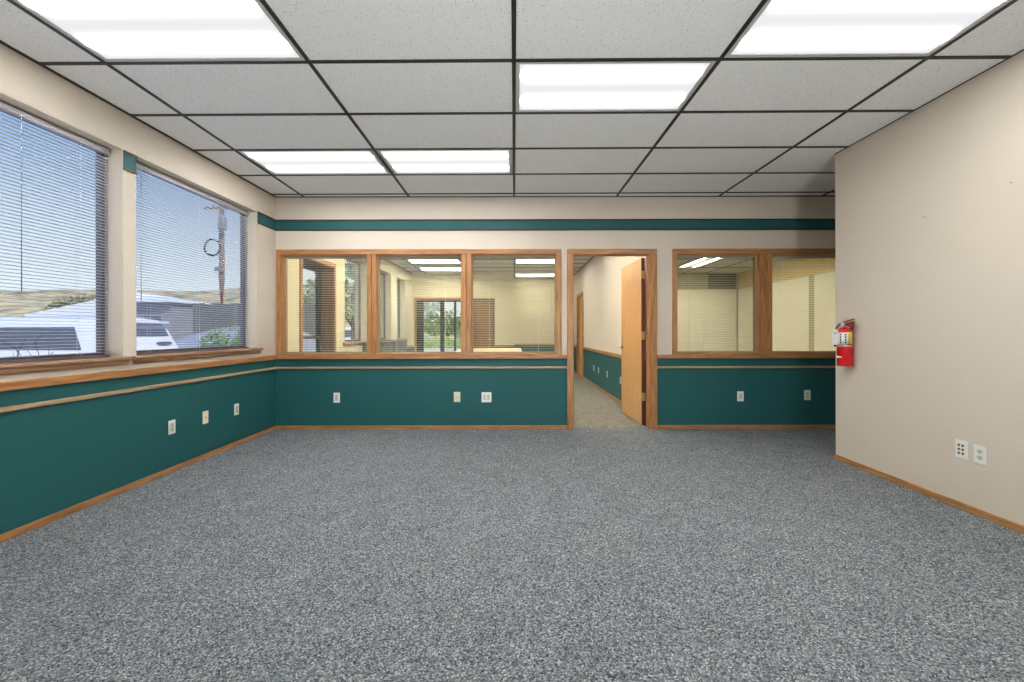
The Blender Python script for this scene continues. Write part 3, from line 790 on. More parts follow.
# ------------------------------------------------------------------ far room furniture
t = thing('reception_counter', 'cream topped counter behind the glass, under the third pane', 'counter', (-0.35, 6.05, 0))
MB().box(-0.45, 0.45, -0.80, 0.78, 0.872, 0.902).build('countertop', M['counter'], t, bevel=0.004)
MB().box(-0.40, 0.40, -0.76, 0.74, 0.08, 0.872).build('body', M['panelwhite'], t)
MB().box(-0.36, 0.36, -0.72, 0.70, 0.0, 0.08).build('plinth', M['greycab'], t)
def cabinet(label, y0, y1):
    t = thing('storage_cabinet', label, 'cabinet', (-2.63, (y0+y1)/2, 0), 0, 'dark grey cabinets under the far windows')
    h = (y1-y0)/2
    MB().box(-0.17, 0.16, -h+0.003, h-0.003, 0.05, 0.93).build('body', M['greycab'], t)
    MB().box(-0.17, 0.19, -h+0.002, h-0.002, 0.93, 0.965).build('top', M['greycab'], t, bevel=0.003)
    MB().box(-0.16, 0.14, -h+0.02, h-0.02, 0.0, 0.05).build('plinth', M['darkalu'], t)
    for s in (-1, 1):
        a, b = sorted((s*0.006, s*(h-0.012)))
        d = MB().box(0.16, 0.18, a, b, 0.07, 0.915).build('door', M['greycab'], t, bevel=0.002)
        MB().tube([(0.198, s*0.05, 0.62), (0.198, s*0.05, 0.74)], 0.005, 8).build('handle', M['nickel'], d)
cabinet('dark grey cabinet under the far-room windows, nearer one', 7.86, 8.62)
cabinet('dark grey cabinet under the far-room windows, farther one', 8.68, 9.76)

# side room: cream panels standing along two walls, grey recess above
def panel(label, axis, a, b, c, h, seamdir, group='cream wall panels of the side room'):
    if axis == 'y': t = thing('wall_panel', label, 'panel', ((a+b)/2, c, 0), 0, group)
    else: t = thing('wall_panel', label, 'panel', (c, (a+b)/2, 0), 0, group)
    hw = (b-a)/2 - 0.003
    def B(mb, u0, u1, d0, d1, z0, z1):
        if axis == 'y': mb.box(u0, u1, d0, d1, z0, z1)
        else: mb.box(d0, d1, u0, u1, z0, z1)
        return mb
    B(MB(), -hw, hw, -0.02, 0.02, 0.0, h-0.025).build('sheet', M['panelwhite'], t)
    B(MB(), -hw, hw, -0.024, 0.024, h-0.025, h).build('cap_rail', M['counter'], t)
    return t
px = [1.86, 3.4, 4.82, 5.20, 6.12]
names = ['cream panel on the side room back wall, by the partition', 'cream panel on the side room back wall, below the lit panel',
         'narrow cream panel on the side room back wall', 'cream panel below the grey recess, in the side room corner']
for i in range(4): panel(names[i], 'y', px[i], px[i+1], YCB-0.025, 2.33, -1)
py = [11.74, 10.35, 8.92, 8.76, 7.2, 5.3]
nm2 = ['cream panel on the side room right wall, next to the back corner', 'cream panel on the side room right wall, behind the reddish mullion',
       'narrow dull green upright between cream panels', 'cream panel on the side room right wall, right of the green upright', 'cream panel on the side room right wall, nearest the glass']
for i in range(5):
    t = panel(nm2[i], 'x', py[i+1], py[i], XC-0.026, 2.33, 1)
    if i == 2:
        for ch in t.children:
            ch.data.materials[0] = plain('dull_green_post', lin(170, 164, 122), 0.6)
MB().box(5.34, 6.17, YCB+0.05, YCB+0.12, 2.27, CEIL+0.03).build('trim_10', M['greyrecess'])
struct(bpy.data.objects['trim_10'])

# ------------------------------------------------------------------ outlets and jacks
def plate(kind, label, loc, rz, w=0.071, h=0.115, mat='plate', group='wall plates', name=None):
    """front faces local -y"""
    nm = name or {'decora': 'wall_outlet', 'duplex': 'wall_outlet', 'cable': 'cable_jack', 'data': 'data_jack', 'blank': 'wall_outlet', 'double': 'switch_plate'}[kind]
    cat = {'cable': 'cable jack', 'data': 'data jack', 'double': 'outlet'}.get(kind, 'outlet')
    t = thing(nm, label, cat, loc, rz, group)
    MB().box(-w/2, w/2, -0.006, 0, -h/2, h/2).build('cover_plate', M[mat], t, bevel=0.003)
    if kind == 'decora':
        MB().box(-0.0165, 0.0165, -0.009, -0.006, -0.0335, 0.0335).build('receptacle', M['plateins'], t, bevel=0.001)
        for z in (-0.018, 0.018):
            mb = MB()
            for x in (-0.006, 0.006): mb.box(x-0.001, x+0.001, -0.0095, -0.0088, z-0.004, z+0.004)
            mb.build('socket_slot', M['slot'], t)
    elif kind == 'duplex':
        for z in (-0.0195, 0.0195):
            mb = MB(); mb.prism([(0.0165*math.cos(a)*1.0, z+0.0145*math.sin(a)) for a in [2*PI*i/16 for i in range(16)]], 'y', -0.0085, -0.006)
            f = mb.build('receptacle', M['plateins'], t)
            mb = MB()
            for x in (-0.006, 0.006): mb.box(x-0.0014, x+0.0014, -0.0092, -0.0083, z-0.001, z+0.007)
            mb.box(-0.002, 0.002, -0.0092, -0.0083, z-0.009, z-0.005)
            mb.build('socket_slot', M['slot'], f)
    elif kind == 'cable':
        MB().tube([(0, -0.006, 0), (0, -0.016, 0)], 0.0065, 10).build('connector', M['brass'], t)
        for z in (-0.042, 0.042): MB().tube([(0, -0.006, z), (0, -0.0072, z)], 0.003, 8).build('screw', M['brass'], t)
    elif kind == 'data':
        mb = MB()
        for z in (-0.026, 0.0, 0.026):
            for x in (-0.012, 0.012): mb.box(x-0.008, x+0.008, -0.008, -0.006, z-0.009, z+0.009)
        mb.build('jack_frame', M['plateins'], t)
        mb = MB()
        for z in (-0.026, 0.0, 0.026):
            for x in (-0.012, 0.012): mb.box(x-0.006, x+0.006, -0.0088, -0.0079, z-0.006, z+0.006)
        mb.build('jack_opening', M['slot'], t)
    elif kind == 'double':
        for x in (-0.023, 0.023):
            MB().box(x-0.0165, x+0.0165, -0.009, -0.006, -0.0335, 0.0335).build('receptacle', M['plateins'], t, bevel=0.001)
    return t
RL = PI/2     # left wall: front faces +x
gl = None
plate('decora', 'white outlet on the teal left wall, nearest of three', (XL, 3.545, 0.375), RL, group=gl)
plate('cable', 'ivory cable jack on the teal left wall, between two white outlets', (XL, 3.93, 0.378), RL, mat='ivory', group=gl)
plate('decora', 'white outlet on the teal left wall, closest to the corner', (XL, 4.37, 0.372), RL, group=gl)
plate('decora', 'white outlet on the teal back wall under the leftmost pane', ((336.7-514.4)/83.74, YB, 0.378), 0, 0.078, 0.119, group=gl)
plate('cable', 'ivory cable jack on the teal back wall under the middle pane', ((457.0-514.4)/83.74, YB, 0.384), 0, 0.078, 0.12, mat='ivory', group=gl)
plate('double', 'wide white two-gang outlet on the teal back wall', ((486.4-514.4)/83.74, YB, 0.380), 0, 0.118, 0.119, group=gl)
plate('decora', 'white outlet on the teal wall just right of the door', ((740.2-514.4)/83.74, YB, 0.386), 0, 0.078, 0.119, group=gl)
plate('duplex', 'white outlet on the teal wall left of the fire extinguisher', ((807.0-514.4)/83.74, YB, 0.400), 0, 0.078, 0.121, group=gl)
RR = -PI/2    # walls that face -x
plate('data', 'six-port data jack plate low on the plain beige wall', (XR, 2.785, 0.390), RR, 0.076, 0.118, group=gl)
plate('duplex', 'white duplex outlet beside the data jack on the beige wall', (XR, 2.672, 0.387), RR, 0.076, 0.118, mat='plate', group=gl)
for y, lb in ((9.17, 'white plate on the green corridor wall, farthest of four'), (8.66, 'white plate on the green corridor wall, second farthest'),
              (7.86, 'white plate on the green corridor wall, second nearest'), (6.87, 'white plate on the corridor wall at the open door edge')):
    plate('blank' if False else 'duplex', lb, (XP, y, 0.375), RR, group=gl)

for y, z, lb in ((2.50, 2.03, 'tiny dark nail high in the plain beige wall, near the right edge'), (3.03, 1.97, 'tiny dark nail high in the plain beige wall, farther from the edge')):
    t = thing('nail', lb, 'nail', (XR, y, z), 0, 'nails in the beige wall')
    MB().tube([(0, 0, 0), (-0.012, 0, 0.002)], 0.0016, 8).build('shank', M['slot'], t)
    MB().tube([(-0.012, 0, 0.002), (-0.0135, 0, 0.002)], 0.003, 10).build('head', M['slot'], t)
# ------------------------------------------------------------------ fire extinguisher on the beige wall
EX, EY, EZ = 2.854, 3.685, 0.862
fe = thing('fire_extinguisher', 'red fire extinguisher with white tag hung at the beige wall corner', 'fire extinguisher', (EX, EY, EZ))
r = 0.057
prof = [(0.001, 0.004), (r-0.012, 0.004), (r-0.004, 0.0), (r, 0.006), (r, 0.292)]
for i in range(1, 9):
    a = i/8*PI/2
    prof.append((0.016 + (r-0.016)*math.cos(a), 0.292 + 0.036*math.sin(a)))
prof += [(0.016, 0.34), (0.001, 0.34)]
MB().lathe(prof, 40).build('cylinder', M['red'], fe)
mb = MB(); mb.lathe([(0.001, 0.336), (0.017, 0.336), (0.018, 0.352), (0.015, 0.358), (0.015, 0.376), (0.001, 0.376)], 20)
mb.tube([(0, 0, 0.362), (0, 0.035, 0.362)], 0.010, 12)
vb = mb.build('valve', M['nickel'], fe)
mb = MB(); mb.tube([(-0.012, -0.004, 0.36), (-0.026, -0.004, 0.36)], 0.013, 16); mb.build('pressure_gauge', M['white'], vb)
def lever(pts, name, w=0.011):
    mb = MB()
    loops = []
    for (y, z, hh) in pts:
        loops.append([(-w, y, z), (w, y, z), (w, y, z+hh), (-w, y, z+hh)])
    mb.loft(loops, smooth=False)
    return mb.build(name, M['darkred'], fe, bevel=0.002)
lever([(0.02, 0.374, 0.006), (-0.02, 0.379, 0.008), (-0.06, 0.389, 0.009), (-0.095, 0.396, 0.008)], 'squeeze_lever', 0.012)
lever([(0.0, 0.346, 0.014), (-0.03, 0.346, 0.024), (-0.075, 0.340, 0.040), (-0.092, 0.330, 0.054)], 'carry_handle', 0.012)
mb = MB()
ring = [(0.0 + 0.013*math.cos(a), 0.006, 0.392 + 0.013*math.sin(a)) for a in [2*PI*i/14 for i in range(15)]]
mb.tube(ring, 0.0016, 6); mb.tube([(-0.02, 0.004, 0.378), (0.02, 0.004, 0.378)], 0.002, 6)
mb.build('safety_pin', M['nickel'], fe)
hose = []
for i in range(13):
    a = i/12
    ang = a*PI*0.5
    hose.append((-0.018*a, 0.035 + 0.043*math.sin(ang), 0.362 - 0.052*(1-math.cos(ang))))
hose += [(-0.024, 0.080, 0.27), (-0.026, 0.078, 0.22), (-0.026, 0.075, 0.165)]
mb = MB(); mb.tube(hose, [0.0085]*13 + [0.0085, 0.0095, 0.011], 12)
ho = mb.build('hose', M['black'], fe)
# printed label that follows the drum; angle 0 = straight at the room (towards -x), positive towards +y
def wrap(a0, a1, z0, z1, rr, name, mat, parent, n=12):
    mb = MB(); L = []
    for (rad) in (rr, rr+0.0006):
        L.append([(-rad*math.cos(math.radians(a0+(a1-a0)*i/n)), rad*math.sin(math.radians(a0+(a1-a0)*i/n))) for i in range(n+1)])
    vs = []; fs = []
    for ring in L:
        for z in (z0, z1):
            vs += [(x, y, z) for x, y in ring]
    k = n+1
    for i in range(n):
        fs += [(i, i+1, k+i+1, k+i), (2*k+i, 3*k+i, 3*k+i+1, 2*k+i+1), (k+i, k+i+1, 3*k+i+1, 3*k+i), (i, 2*k+i, 2*k+i+1, i+1)]
    fs += [(0, k, 3*k, 2*k), (n, 2*k+n, 3*k+n, k+n)]
    mb.add(vs, fs, 0, True)
    return mb.build(name, mat, parent)
lab = wrap(-72, 40, 0.188, 0.288, r+0.0003, 'label', M['white'], fe, 24)
wrap(-115, -73, 0.19, 0.292, r+0.0003, 'yellow_label', M['yellow'], fe)
# pictogram blocks in two columns
for aa in (-58, -22):
    for k in range(4):
        wrap(aa-6, aa+6, 0.198+k*0.022, 0.212+k*0.022, r+0.001, 'pictogram', M['slot'], lab, 4)
wrap(-128, 52, 0.166, 0.184, r+0.0005, 'silver_band', M['nickel'], fe, 30)  # thin silver band round the drum, below the label
# pale arrow mark on the lower drum
mb = MB(); vs = []; n = 8
for i in range(n+1):
    a = math.radians(50 - 84*i/n); s = i/n
    hh = 0.013*(1-s) + 0.002 if s > 0.28 else 0.006 + 0.011*s/0.28
    vs += [(-(r+0.0008)*math.cos(a), (r+0.0008)*math.sin(a), 0.078-hh), (-(r+0.0008)*math.cos(a), (r+0.0008)*math.sin(a), 0.078+hh)]
mb.add(vs, [(2*i, 2*i+2, 2*i+3, 2*i+1) for i in range(n)], 0, True); mb.build('arrow_mark', M['white'], fe)
# hanging paper tag
mb = MB(); mb.prism([(-0.016, 0.315), (0.034, 0.315), (0.054, 0.262), (0.060, 0.182), (-0.016, 0.182)], 'x', -0.071, -0.0695)
tg = mb.build('inspection_tag', M['white'], fe)
mb = MB()
for z, y1 in ((0.284, 0.05), (0.278, 0.048)): mb.box(-0.0716, -0.071, 0.0, y1-0.02, z, z+0.003)
mb.build('print_lines', M['slot'], tg)
mb = MB(); mb.tube([(-0.07, 0.012, 0.314), (-0.045, 0.022, 0.345), (-0.016, 0.01, 0.36)], 0.0012, 5); mb.build('tag_string', M['white'], fe)
mb = MB(); mb.box(r-0.002, XR-EX, -0.012, 0.012, 0.10, 0.335); mb.box(0.0, r, -0.010, 0.010, 0.338, 0.343)
mb.build('wall_bracket', M['darkalu'], fe)

# ------------------------------------------------------------------ fill uplights added out of view to brighten the ceiling
def uplight(label, x, y, power):  # added fill lamp, never in view, lifts the ceiling brightness
    t = thing('fill_uplight', label, 'added fill lamp', (x, y, 0), 0, 'added fill uplights behind the viewer')
    MB().lathe([(0.001, 0), (0.17, 0), (0.17, 0.015), (0.03, 0.03), (0.001, 0.03)], 28).build('base', M['darkalu'], t)
    MB().tube([(0, 0, 0.03), (0, 0, 0.2)], 0.016, 12).build('stem', M['darkalu'], t)
    mb = MB(); n = 28; pr = [(0.03, 0.2), (0.12, 0.23), (0.17, 0.30), (0.165, 0.30), (0.115, 0.236), (0.03, 0.207)]
    mb.lathe(pr, n); mb.build('bowl', M['plate'], t)
    l = bpy.data.lights.new('fill_spot', 'SPOT'); l.energy = power; l.spot_size = math.radians(100); l.spot_blend = 1.0; l.shadow_soft_size = 0.17
    l.color = (0.985, 0.99, 1.0)
    o = bpy.data.objects.new('fill_bulb', l); C.objects.link(o); o.parent = t; o.location = (0, 0, 0.30)
    o.rotation_euler = Vector((0.12*x/abs(x), 1.75, 1)).to_track_quat('-Z', 'Y').to_euler()
    return t
UP = 265.0  # power of each added fill lamp
uplight('added white bowl fill light behind the viewer, window side', -1.1, -1.0, UP)
uplight('added white bowl fill light behind the viewer, far from the windows', 1.1, -1.0, UP)

# ------------------------------------------------------------------ outdoors
GZ = -0.32
mb = MB()
mb.quad((-160, -60, GZ), (30, -60, GZ), (30, 200, GZ), (-160, 200, GZ))
struct(mb.build('ground', M['asphalt']), 'pale asphalt lot outside the windows', 'ground')

def rloop(x0, x1, hw, z, rad, n=6):
    pts = []
    for cx, cy, a0 in ((x1-rad, hw-rad, 0), (x0+rad, hw-rad, 90), (x0+rad, -hw+rad, 180), (x1-rad, -hw+rad, 270)):
        for i in range(n):
            a = math.radians(a0 + 90*i/(n-1))
            pts.append((cx+rad*math.cos(a), cy+rad*math.sin(a), z))
    return pts
def vehicle(name, label, cat, loc, L, levels, glass, wheels, tail, rack=False, rz=0):
    """long axis local x, tail at +x, side facing the viewer at -y"""
    t = thing(name, label, cat, loc, rz)
    MB().loft([rloop(*l) for l in levels]).build('body', M['carwhite'], t)
    for s in (-1, 1):
        for poly in glass:
            mb = MB(); vs = [(x, s*(y+0.004), z) for x, y, z in poly] + [(x, s*(y-0.012), z) for x, y, z in poly]
            n = len(poly)
            mb.add(vs, [tuple(range(n)), tuple(range(2*n-1, n-1, -1))] + [(i, (i+1) % n, n+(i+1) % n, n+i) for i in range(n)])
            mb.build('side_window', M['carglass'], t)
    for wx in wheels:
        for s in (-1, 1):
            hw = levels[1][2]
            mb = MB(); mb.tube([(wx, s*(hw-0.2), 0.34), (wx, s*(hw+0.012), 0.34)], 0.34, 28)
            w = mb.build('wheel', M['tyre'], t)
            mb = MB(); mb.tube([(wx, s*(hw+0.005), 0.34), (wx, s*(hw+0.02), 0.34)], 0.21, 20); mb.build('hubcap', M['hub'], w)
    for s in (-1, 1):
        for (x0, x1, z0, z1) in tail:
            hw = levels[3][2]
            mb = MB(); mb.lathe([(0.001, -0.008), (0.5, -0.008), (0.5, 0.008), (0.001, 0.008)], 18)
            mb.v = [((x0+x1)/2 + vx*(x1-x0), s*(hw+0.0) + vz*1.6, (z0+z1)/2 + vy*(z1-z0)) for vx, vy, vz in mb.v]
            mb.build('tail_light', M['lampred'], t)
    if rack:
        for s in (-1, 1):
            mb = MB(); zt = levels[-1][3]
            mb.tube([(rack[0], s*0.5, zt-0.01), (rack[0]+0.06, s*0.5, zt+0.05), (rack[1]-0.06, s*0.5, zt+0.05), (rack[1], s*0.5, zt-0.01)], 0.018, 8)
            mb.build('roof_rail', M['galv'], t)
    return t
# white wagon seen through the nearer window (tail towards the building); local x = world x + 9.6
lv = [(-2.35, 2.32, 0.80, 0.22, 0.2), (-2.40, 2.44, 0.88, 0.45, 0.22), (-2.38, 2.46, 0.90, 0.78, 0.22), (-2.25, 2.45, 0.90, 1.04, 0.2),
      (-1.3, 2.42, 0.87, 1.13, 0.16), (-0.6, 2.22, 0.76, 1.58, 0.14), (-0.55, 2.20, 0.72, 1.66, 0.14), (-0.45, 2.14, 0.66, 1.73, 0.16), (-0.3, 1.95, 0.5, 1.775, 0.2)]
gl_ = [[(0.30, 0.862, 1.17), (1.97, 0.862, 1.17), (1.74, 0.765, 1.58), (0.30, 0.765, 1.58)],
       [(-1.05, 0.862, 1.17), (0.20, 0.862, 1.17), (0.20, 0.765, 1.58), (-0.5, 0.765, 1.58)]]
wg = vehicle('station_wagon', 'white wagon parked outside the left windows, tail towards the building', 'car', (-9.62, 8.4, GZ), 4.8, lv, gl_, (-1.5, 1.45), [])
mb = MB(); vs = [(2.312, -0.62, 1.41), (2.312, 0.62, 1.41), (2.246, 0.60, 1.56), (2.246, -0.60, 1.56)]
vs += [(x-0.03, y, z) for x, y, z in vs]
mb.add(vs, [(0, 1, 2, 3), (7, 6, 5, 4)] + [(i, (i+1) % 4, 4+(i+1) % 4, 4+i) for i in range(4)])
mb.build('rear_window', M['carglass'], wg)
mb = MB(); mb.box(2.06, 2.33, -0.62, 0.62, 1.655, 1.70); mb.build('rear_spoiler', M['carwhite'], wg, bevel=0.015)
mb = MB(); mb.lathe([(0.001, 0), (0.5, 0), (0.5, 0.03), (0.001, 0.03)], 20)
mb.v = [(2.352+vz*1.6, 0.42+vx*0.36, 1.25+vy*0.09) for vx, vy, vz in mb.v]; mb.build('tailgate_handle', M['carglass'], wg)
for s_ in (-1, 1):
    mb = MB(); mb.box(2.36, 2.465, min(s_*0.70, s_*0.86), max(s_*0.70, s_*0.86), 0.80, 1.02); mb.build('tail_light', M['lampred'], wg, bevel=0.02)
mb = MB(); mb.box(2.40, 2.50, -0.82, 0.82, 0.42, 0.62); mb.build('bumper', M['carwhite'], wg, bevel=0.03)
dup(wg, (-10.6, 25.5, GZ), 'white car parked far off, seen through the first far-room window')

# grey building, white roof
t = thing('grey_building', 'grey building with white roof beyond the parked wagon', 'building', (-15.5, 20.0, GZ))
mb = MB(); mb.box(-1.35, 1.4, -2.5, -0.4, 0, 2.72); mb.build('walls', M['greysiding'], t)
mb = MB(); mb.prism([(-1.55, -0.1), (-1.55, -2.8), (1.55, -2.8), (1.55, -0.1)], 'z', 2.70, 2.78); mb.add([(-1.55, -2.8, 2.78), (1.55, -2.8, 2.78), (1.55, -0.1, 2.78), (-1.55, -0.1, 2.78), (-1.0, -1.4, 3.25), (0.3, -1.4, 3.05)], [(0, 1, 5, 4), (1, 2, 5), (2, 3, 4, 5), (3, 0, 4), (0, 3, 2, 1)]); mb.build('roof', M['whiteroof'], t)
for x in (-0.7, 0.7):
    f = MB().box(x-0.4, x+0.4, -2.54, -2.48, 1.3, 2.2).build('window', M['greysiding'], t)
    MB().box(x-0.34, x+0.34, -2.55, -2.53, 1.36, 2.14).build('pane', M['carglass'], f)
t = thing('white_shed', 'white low building beyond the wagon, seen through the nearer window', 'building', (-31.0, 35.0, GZ))
mb = MB(); mb.box(-4.2, 4.5, -3.5, 3.5, 0, 2.7); mb.build('walls', M['whitesiding'], t)
mb = MB(); mb.prism([(-4.7, 2.65), (5, 2.65), (5, 2.95), (0.8, 3.9), (-4.7, 2.8)], 'y', -3.9, 3.9); mb.build('roof', M['whiteroof'], t)
MB().box(-3.5, 4.3, -3.56, -3.48, 2.3, 2.6).build('gutter_board', M['fence'], t)
# fence and bank
t = thing('board_fence', 'dark grey board fence outside, right part of the second left window', 'fence', (-9.9, 17.0, GZ))
mb = MB()
for k in range(24):
    x = -2.9 + k*0.24
    mb.box(x, x+0.228, -0.012, 0.012, 0.1, 2.62 + 0.02*math.sin(k*2.1))
mb.build('boards', M['fence'], t)
for z in (0.6, 2.2): MB().box(-2.9, 2.86, 0.012, 0.06, z, z+0.09).build('rail', M['fence'], t)
for x in (-2.8, 0.0, 2.7): MB().box(x-0.05, x+0.05, 0.06, 0.16, 0, 2.6).build('post', M['fence'], t)
mb = MB(); n = 18; m_ = 10; vs = []; fs = []
for i in range(n+1):
    for j in range(m_+1):
        u, v = i/n, j/m_
        x = -13.9 + 7.4*u; y = 13.2 + 3.6*v
        h = 1.75*math.sin(min(1, v*1.02)*PI/2)*(0.55+0.45*math.sin(u*PI)) if True else 0
        h *= min(1.0, u*5, (1-u)*5)
        vs.append((x, y, GZ - 0.02 + max(0, h + 0.1*mnoise.noise((x*1.3, y*1.3, 0)))))
for i in range(n):
    for j in range(m_):
        fs.append((i*(m_+1)+j, (i+1)*(m_+1)+j, (i+1)*(m_+1)+j+1, i*(m_+1)+j+1))
mb.add(vs, fs, 0, True)
struct(mb.build('terrain_bank', M['bank']), 'blue grey gravel bank in front of the board fence', 'bank')

def leafball(mb, c, rx, ry, rz, n, s, seed):
    rnd = random.Random(seed)
    for _ in range(n):
        while True:
            p = Vector((rnd.uniform(-1, 1), rnd.uniform(-1, 1), rnd.uniform(-1, 1)))
            if 0.35 < p.length < 1: break
        q = Vector((c[0]+p.x*rx, c[1]+p.y*ry, c[2]+p.z*rz))
        a = Vector((rnd.gauss(0, 1), rnd.gauss(0, 1), rnd.gauss(0, 1))).normalized()
        b = a.cross(Vector((rnd.gauss(0, 1), rnd.gauss(0, 1), rnd.gauss(0, 1)))).normalized()
        k = s*rnd.uniform(0.6, 1.3)
        mb.add([q-a*k, q+b*k*0.5, q+a*k, q-b*k*0.5], [(0, 1, 2, 3)], 0)
def tree(name, label, cat, loc, trunk_h, blobs, leafs, lsize, lmat, seed, group=None):
    t = thing(name, label, cat, loc, 0, group)
    mb = MB(); rnd = random.Random(seed)
    mb.tube([(0, 0, 0), (0.03, 0.02, trunk_h*0.5), (0, 0.03, trunk_h)], [0.09*trunk_h**0.5, 0.07*trunk_h**0.5, 0.05*trunk_h**0.5], 8)
    for b in blobs:
        mb.tube([(0, 0.03, trunk_h*0.85), (b[0]*0.5, b[1]*0.5, (trunk_h+b[2])/2), (b[0], b[1], b[2])], [0.05*trunk_h**0.5, 0.03, 0.012], 6)
    mb.build('trunk', M['bark'], t)
    mb = MB()
    for k, b in enumerate(blobs): leafball(mb, b[:3], b[3], b[3], b[4], leafs, lsize, seed*31+k)
    mb.build('foliage', M[lmat], t, recalc=False)
    return t
tree('shrub', 'green shrub on the gravel bank by the board fence', 'shrub', (-9.6, 14.2, 0.22), 0.5, [(0, 0, 0.72, 0.6, 0.45), (0.5, 0.2, 0.6, 0.45, 0.4), (-0.5, 0.1, 0.55, 0.45, 0.36)], 300, 0.06, 'green', 3)
tree('tree', 'olive tree on the hillside above the white low building', 'tree', (-61, 60, GZ), 3.2, [(0, 0, 5.2, 2.4, 1.4), (2.2, 0, 4.8, 1.8, 1.2), (-2.2, 0, 4.6, 1.9, 1.1)], 500, 0.3, 'olive', 5)
tree('tree', 'pale green tree outside the first far-room window', 'tree', (-7.4, 19.5, GZ), 2.0, [(0, 0, 3.6, 1.7, 1.5), (1.0, 0.3, 2.9, 1.2, 1.0), (-1.1, 0, 3.0, 1.3, 1.1), (0.2, 0, 4.9, 1.2, 1.0)], 700, 0.13, 'palegreen', 8)
tree('tree', 'pale green tree outside the last far-room windows', 'tree', (-7.0, 25.5, GZ), 2.2, [(0, 0, 3.8, 1.9, 1.6), (1.2, 0.3, 3.0, 1.3, 1.0), (-1.3, 0, 3.2, 1.4, 1.1), (0.2, 0, 5.3, 1.3, 1.1)], 700, 0.13, 'palegreen', 9)

# bare shrub right outside the nearer window
def bare_shrub(label, loc, seed, stems, h, group='bare shrubs under the nearer window'):
    t = thing('bare_shrub', label, 'shrub', loc, 0, group)
    rnd = random.Random(seed); mb = MB()
    def grow(p, d, ln, rad, depth):
        pts = [p]; q = p.copy(); dd = d.copy()
        for _ in range(4):
            dd = (dd + Vector((rnd.gauss(0, .22), rnd.gauss(0, .22), rnd.gauss(0.02, .12)))).normalized()
            q = q + dd*ln/4; pts.append(q.copy())
        mb.tube(pts, [rad*(1-0.14*i) for i in range(5)], 5)
        if depth > 0:
            for k in range(3):
                s = pts[rnd.randint(2, 4)]
                nd = (dd + Vector((rnd.gauss(0, .7), rnd.gauss(0, .7), rnd.gauss(0.1, .35)))).normalized()
                grow(s, nd, ln*0.55, rad*0.6, depth-1)
    for k in range(stems):
        a = rnd.uniform(0, 2*PI)
        grow(Vector((0.05*math.cos(a), 0.05*math.sin(a), 0)), Vector((0.22*math.cos(a), 0.22*math.sin(a), 1)).normalized(), h, 0.011, 2)
    mb.build('branches', M['twig'], t)
    mb = MB(); mb.lathe([(0.001, -0.02), (0.16, -0.02), (0.12, 0.03), (0.001, 0.05)], 12); mb.build('root_mound', M['bark'], t)
bare_shrub('bare twiggy shrub outside the nearer left window, below the wagon glass corner', (-3.75, 3.40, GZ), 11, 7, 0.90)
bare_shrub('bare twiggy shrub outside the nearer left window, at the picture edge', (-4.75, 4.12, GZ), 17, 7, 0.90)

# utility pole
t = thing('utility_pole', 'brown utility pole with cable loop seen through the second left window', 'utility pole', (-19.2, 28.0, GZ))
MB().tube([(0, 0, 0), (0, 0, 5), (0, 0, 11.2)], [0.19, 0.17, 0.13], 14).build('pole', M['pole'], t)
for z, L in ((10.6, 1.3), (9.5, 1.0)):
    c = MB().box(-L, L, -0.24, -0.13, z, z+0.13).build('crossarm', M['pole'], t)
    mb = MB()
    for k in (-0.85, -0.35, 0.35, 0.85): mb.lathe([(0.02, 0), (0.05, 0.02), (0.05, 0.1), (0.03, 0.16), (0.001, 0.17)], 10, (k*L, -0.185, z+0.13))
    mb.build('insulator', M['galv'], c)
MB().lathe([(0.001, 0), (0.22, 0.0), (0.24, 0.06), (0.24, 0.72), (0.2, 0.8), (0.001, 0.82)], 18, (0.30, -0.35, 8.1)).build('transformer', M['galv'], t)
mb = MB(); mb.tube([(-0.45+0.52*math.cos(a), -0.22+0.03*math.sin(3*a), 7.0+0.52*math.sin(a)) for a in [2*PI*i/28 for i in range(29)]], 0.055, 6); mb.build('cable_loop', M['black'], t)
mb = MB(); mb.box(-0.28, 0.28, -0.3, -0.16, 5.45, 5.7); mb.build('splice_box', M['galv'], t)
for s, off in ((1, 0.5), (1, -0.4)):
    pts = [(off, -0.185, 10.9)] + [(off + 26*k/8, -0.185, 10.9 - 1.1*math.sin(PI*k/8)) for k in range(1, 9)]
    MB().tube([(p[0], p[1] - 0.0, p[2]) for p in pts], 0.018, 5).build('wire', M['black'], t)

# hills
mb = MB(); vs = []; fs = []; n = 90; m_ = 10
for i in range(n+1):
    for j in range(m_+1):
        u, v = i/n, j/m_
        x = -330 + 330*u; y = 110 + 90*v
        prof_ = 20.5 + 3*mnoise.noise((u*9, 1.3, 0)) + 1.2*mnoise.noise((u*40, 4.3, 0))
        if u > 0.5: prof_ += 14*(u-0.5)
        if u > 0.8: prof_ *= max(0.12, 1 - (u-0.8)*9)
        h = prof_*math.sin(v*PI*0.5)**0.9 + 2.0*mnoise.noise((x*0.05, y*0.05, 3))*v
        vs.append((x, y, GZ - 0.5 + max(0, h)))
for i in range(n):
    for j in range(m_):
        fs.append((i*(m_+1)+j, (i+1)*(m_+1)+j, (i+1)*(m_+1)+j+1, i*(m_+1)+j+1))
mb.add(vs, fs, 0, True)
struct(mb.build('hills', M['hill']), 'dry tan hillside on the horizon', 'hills')

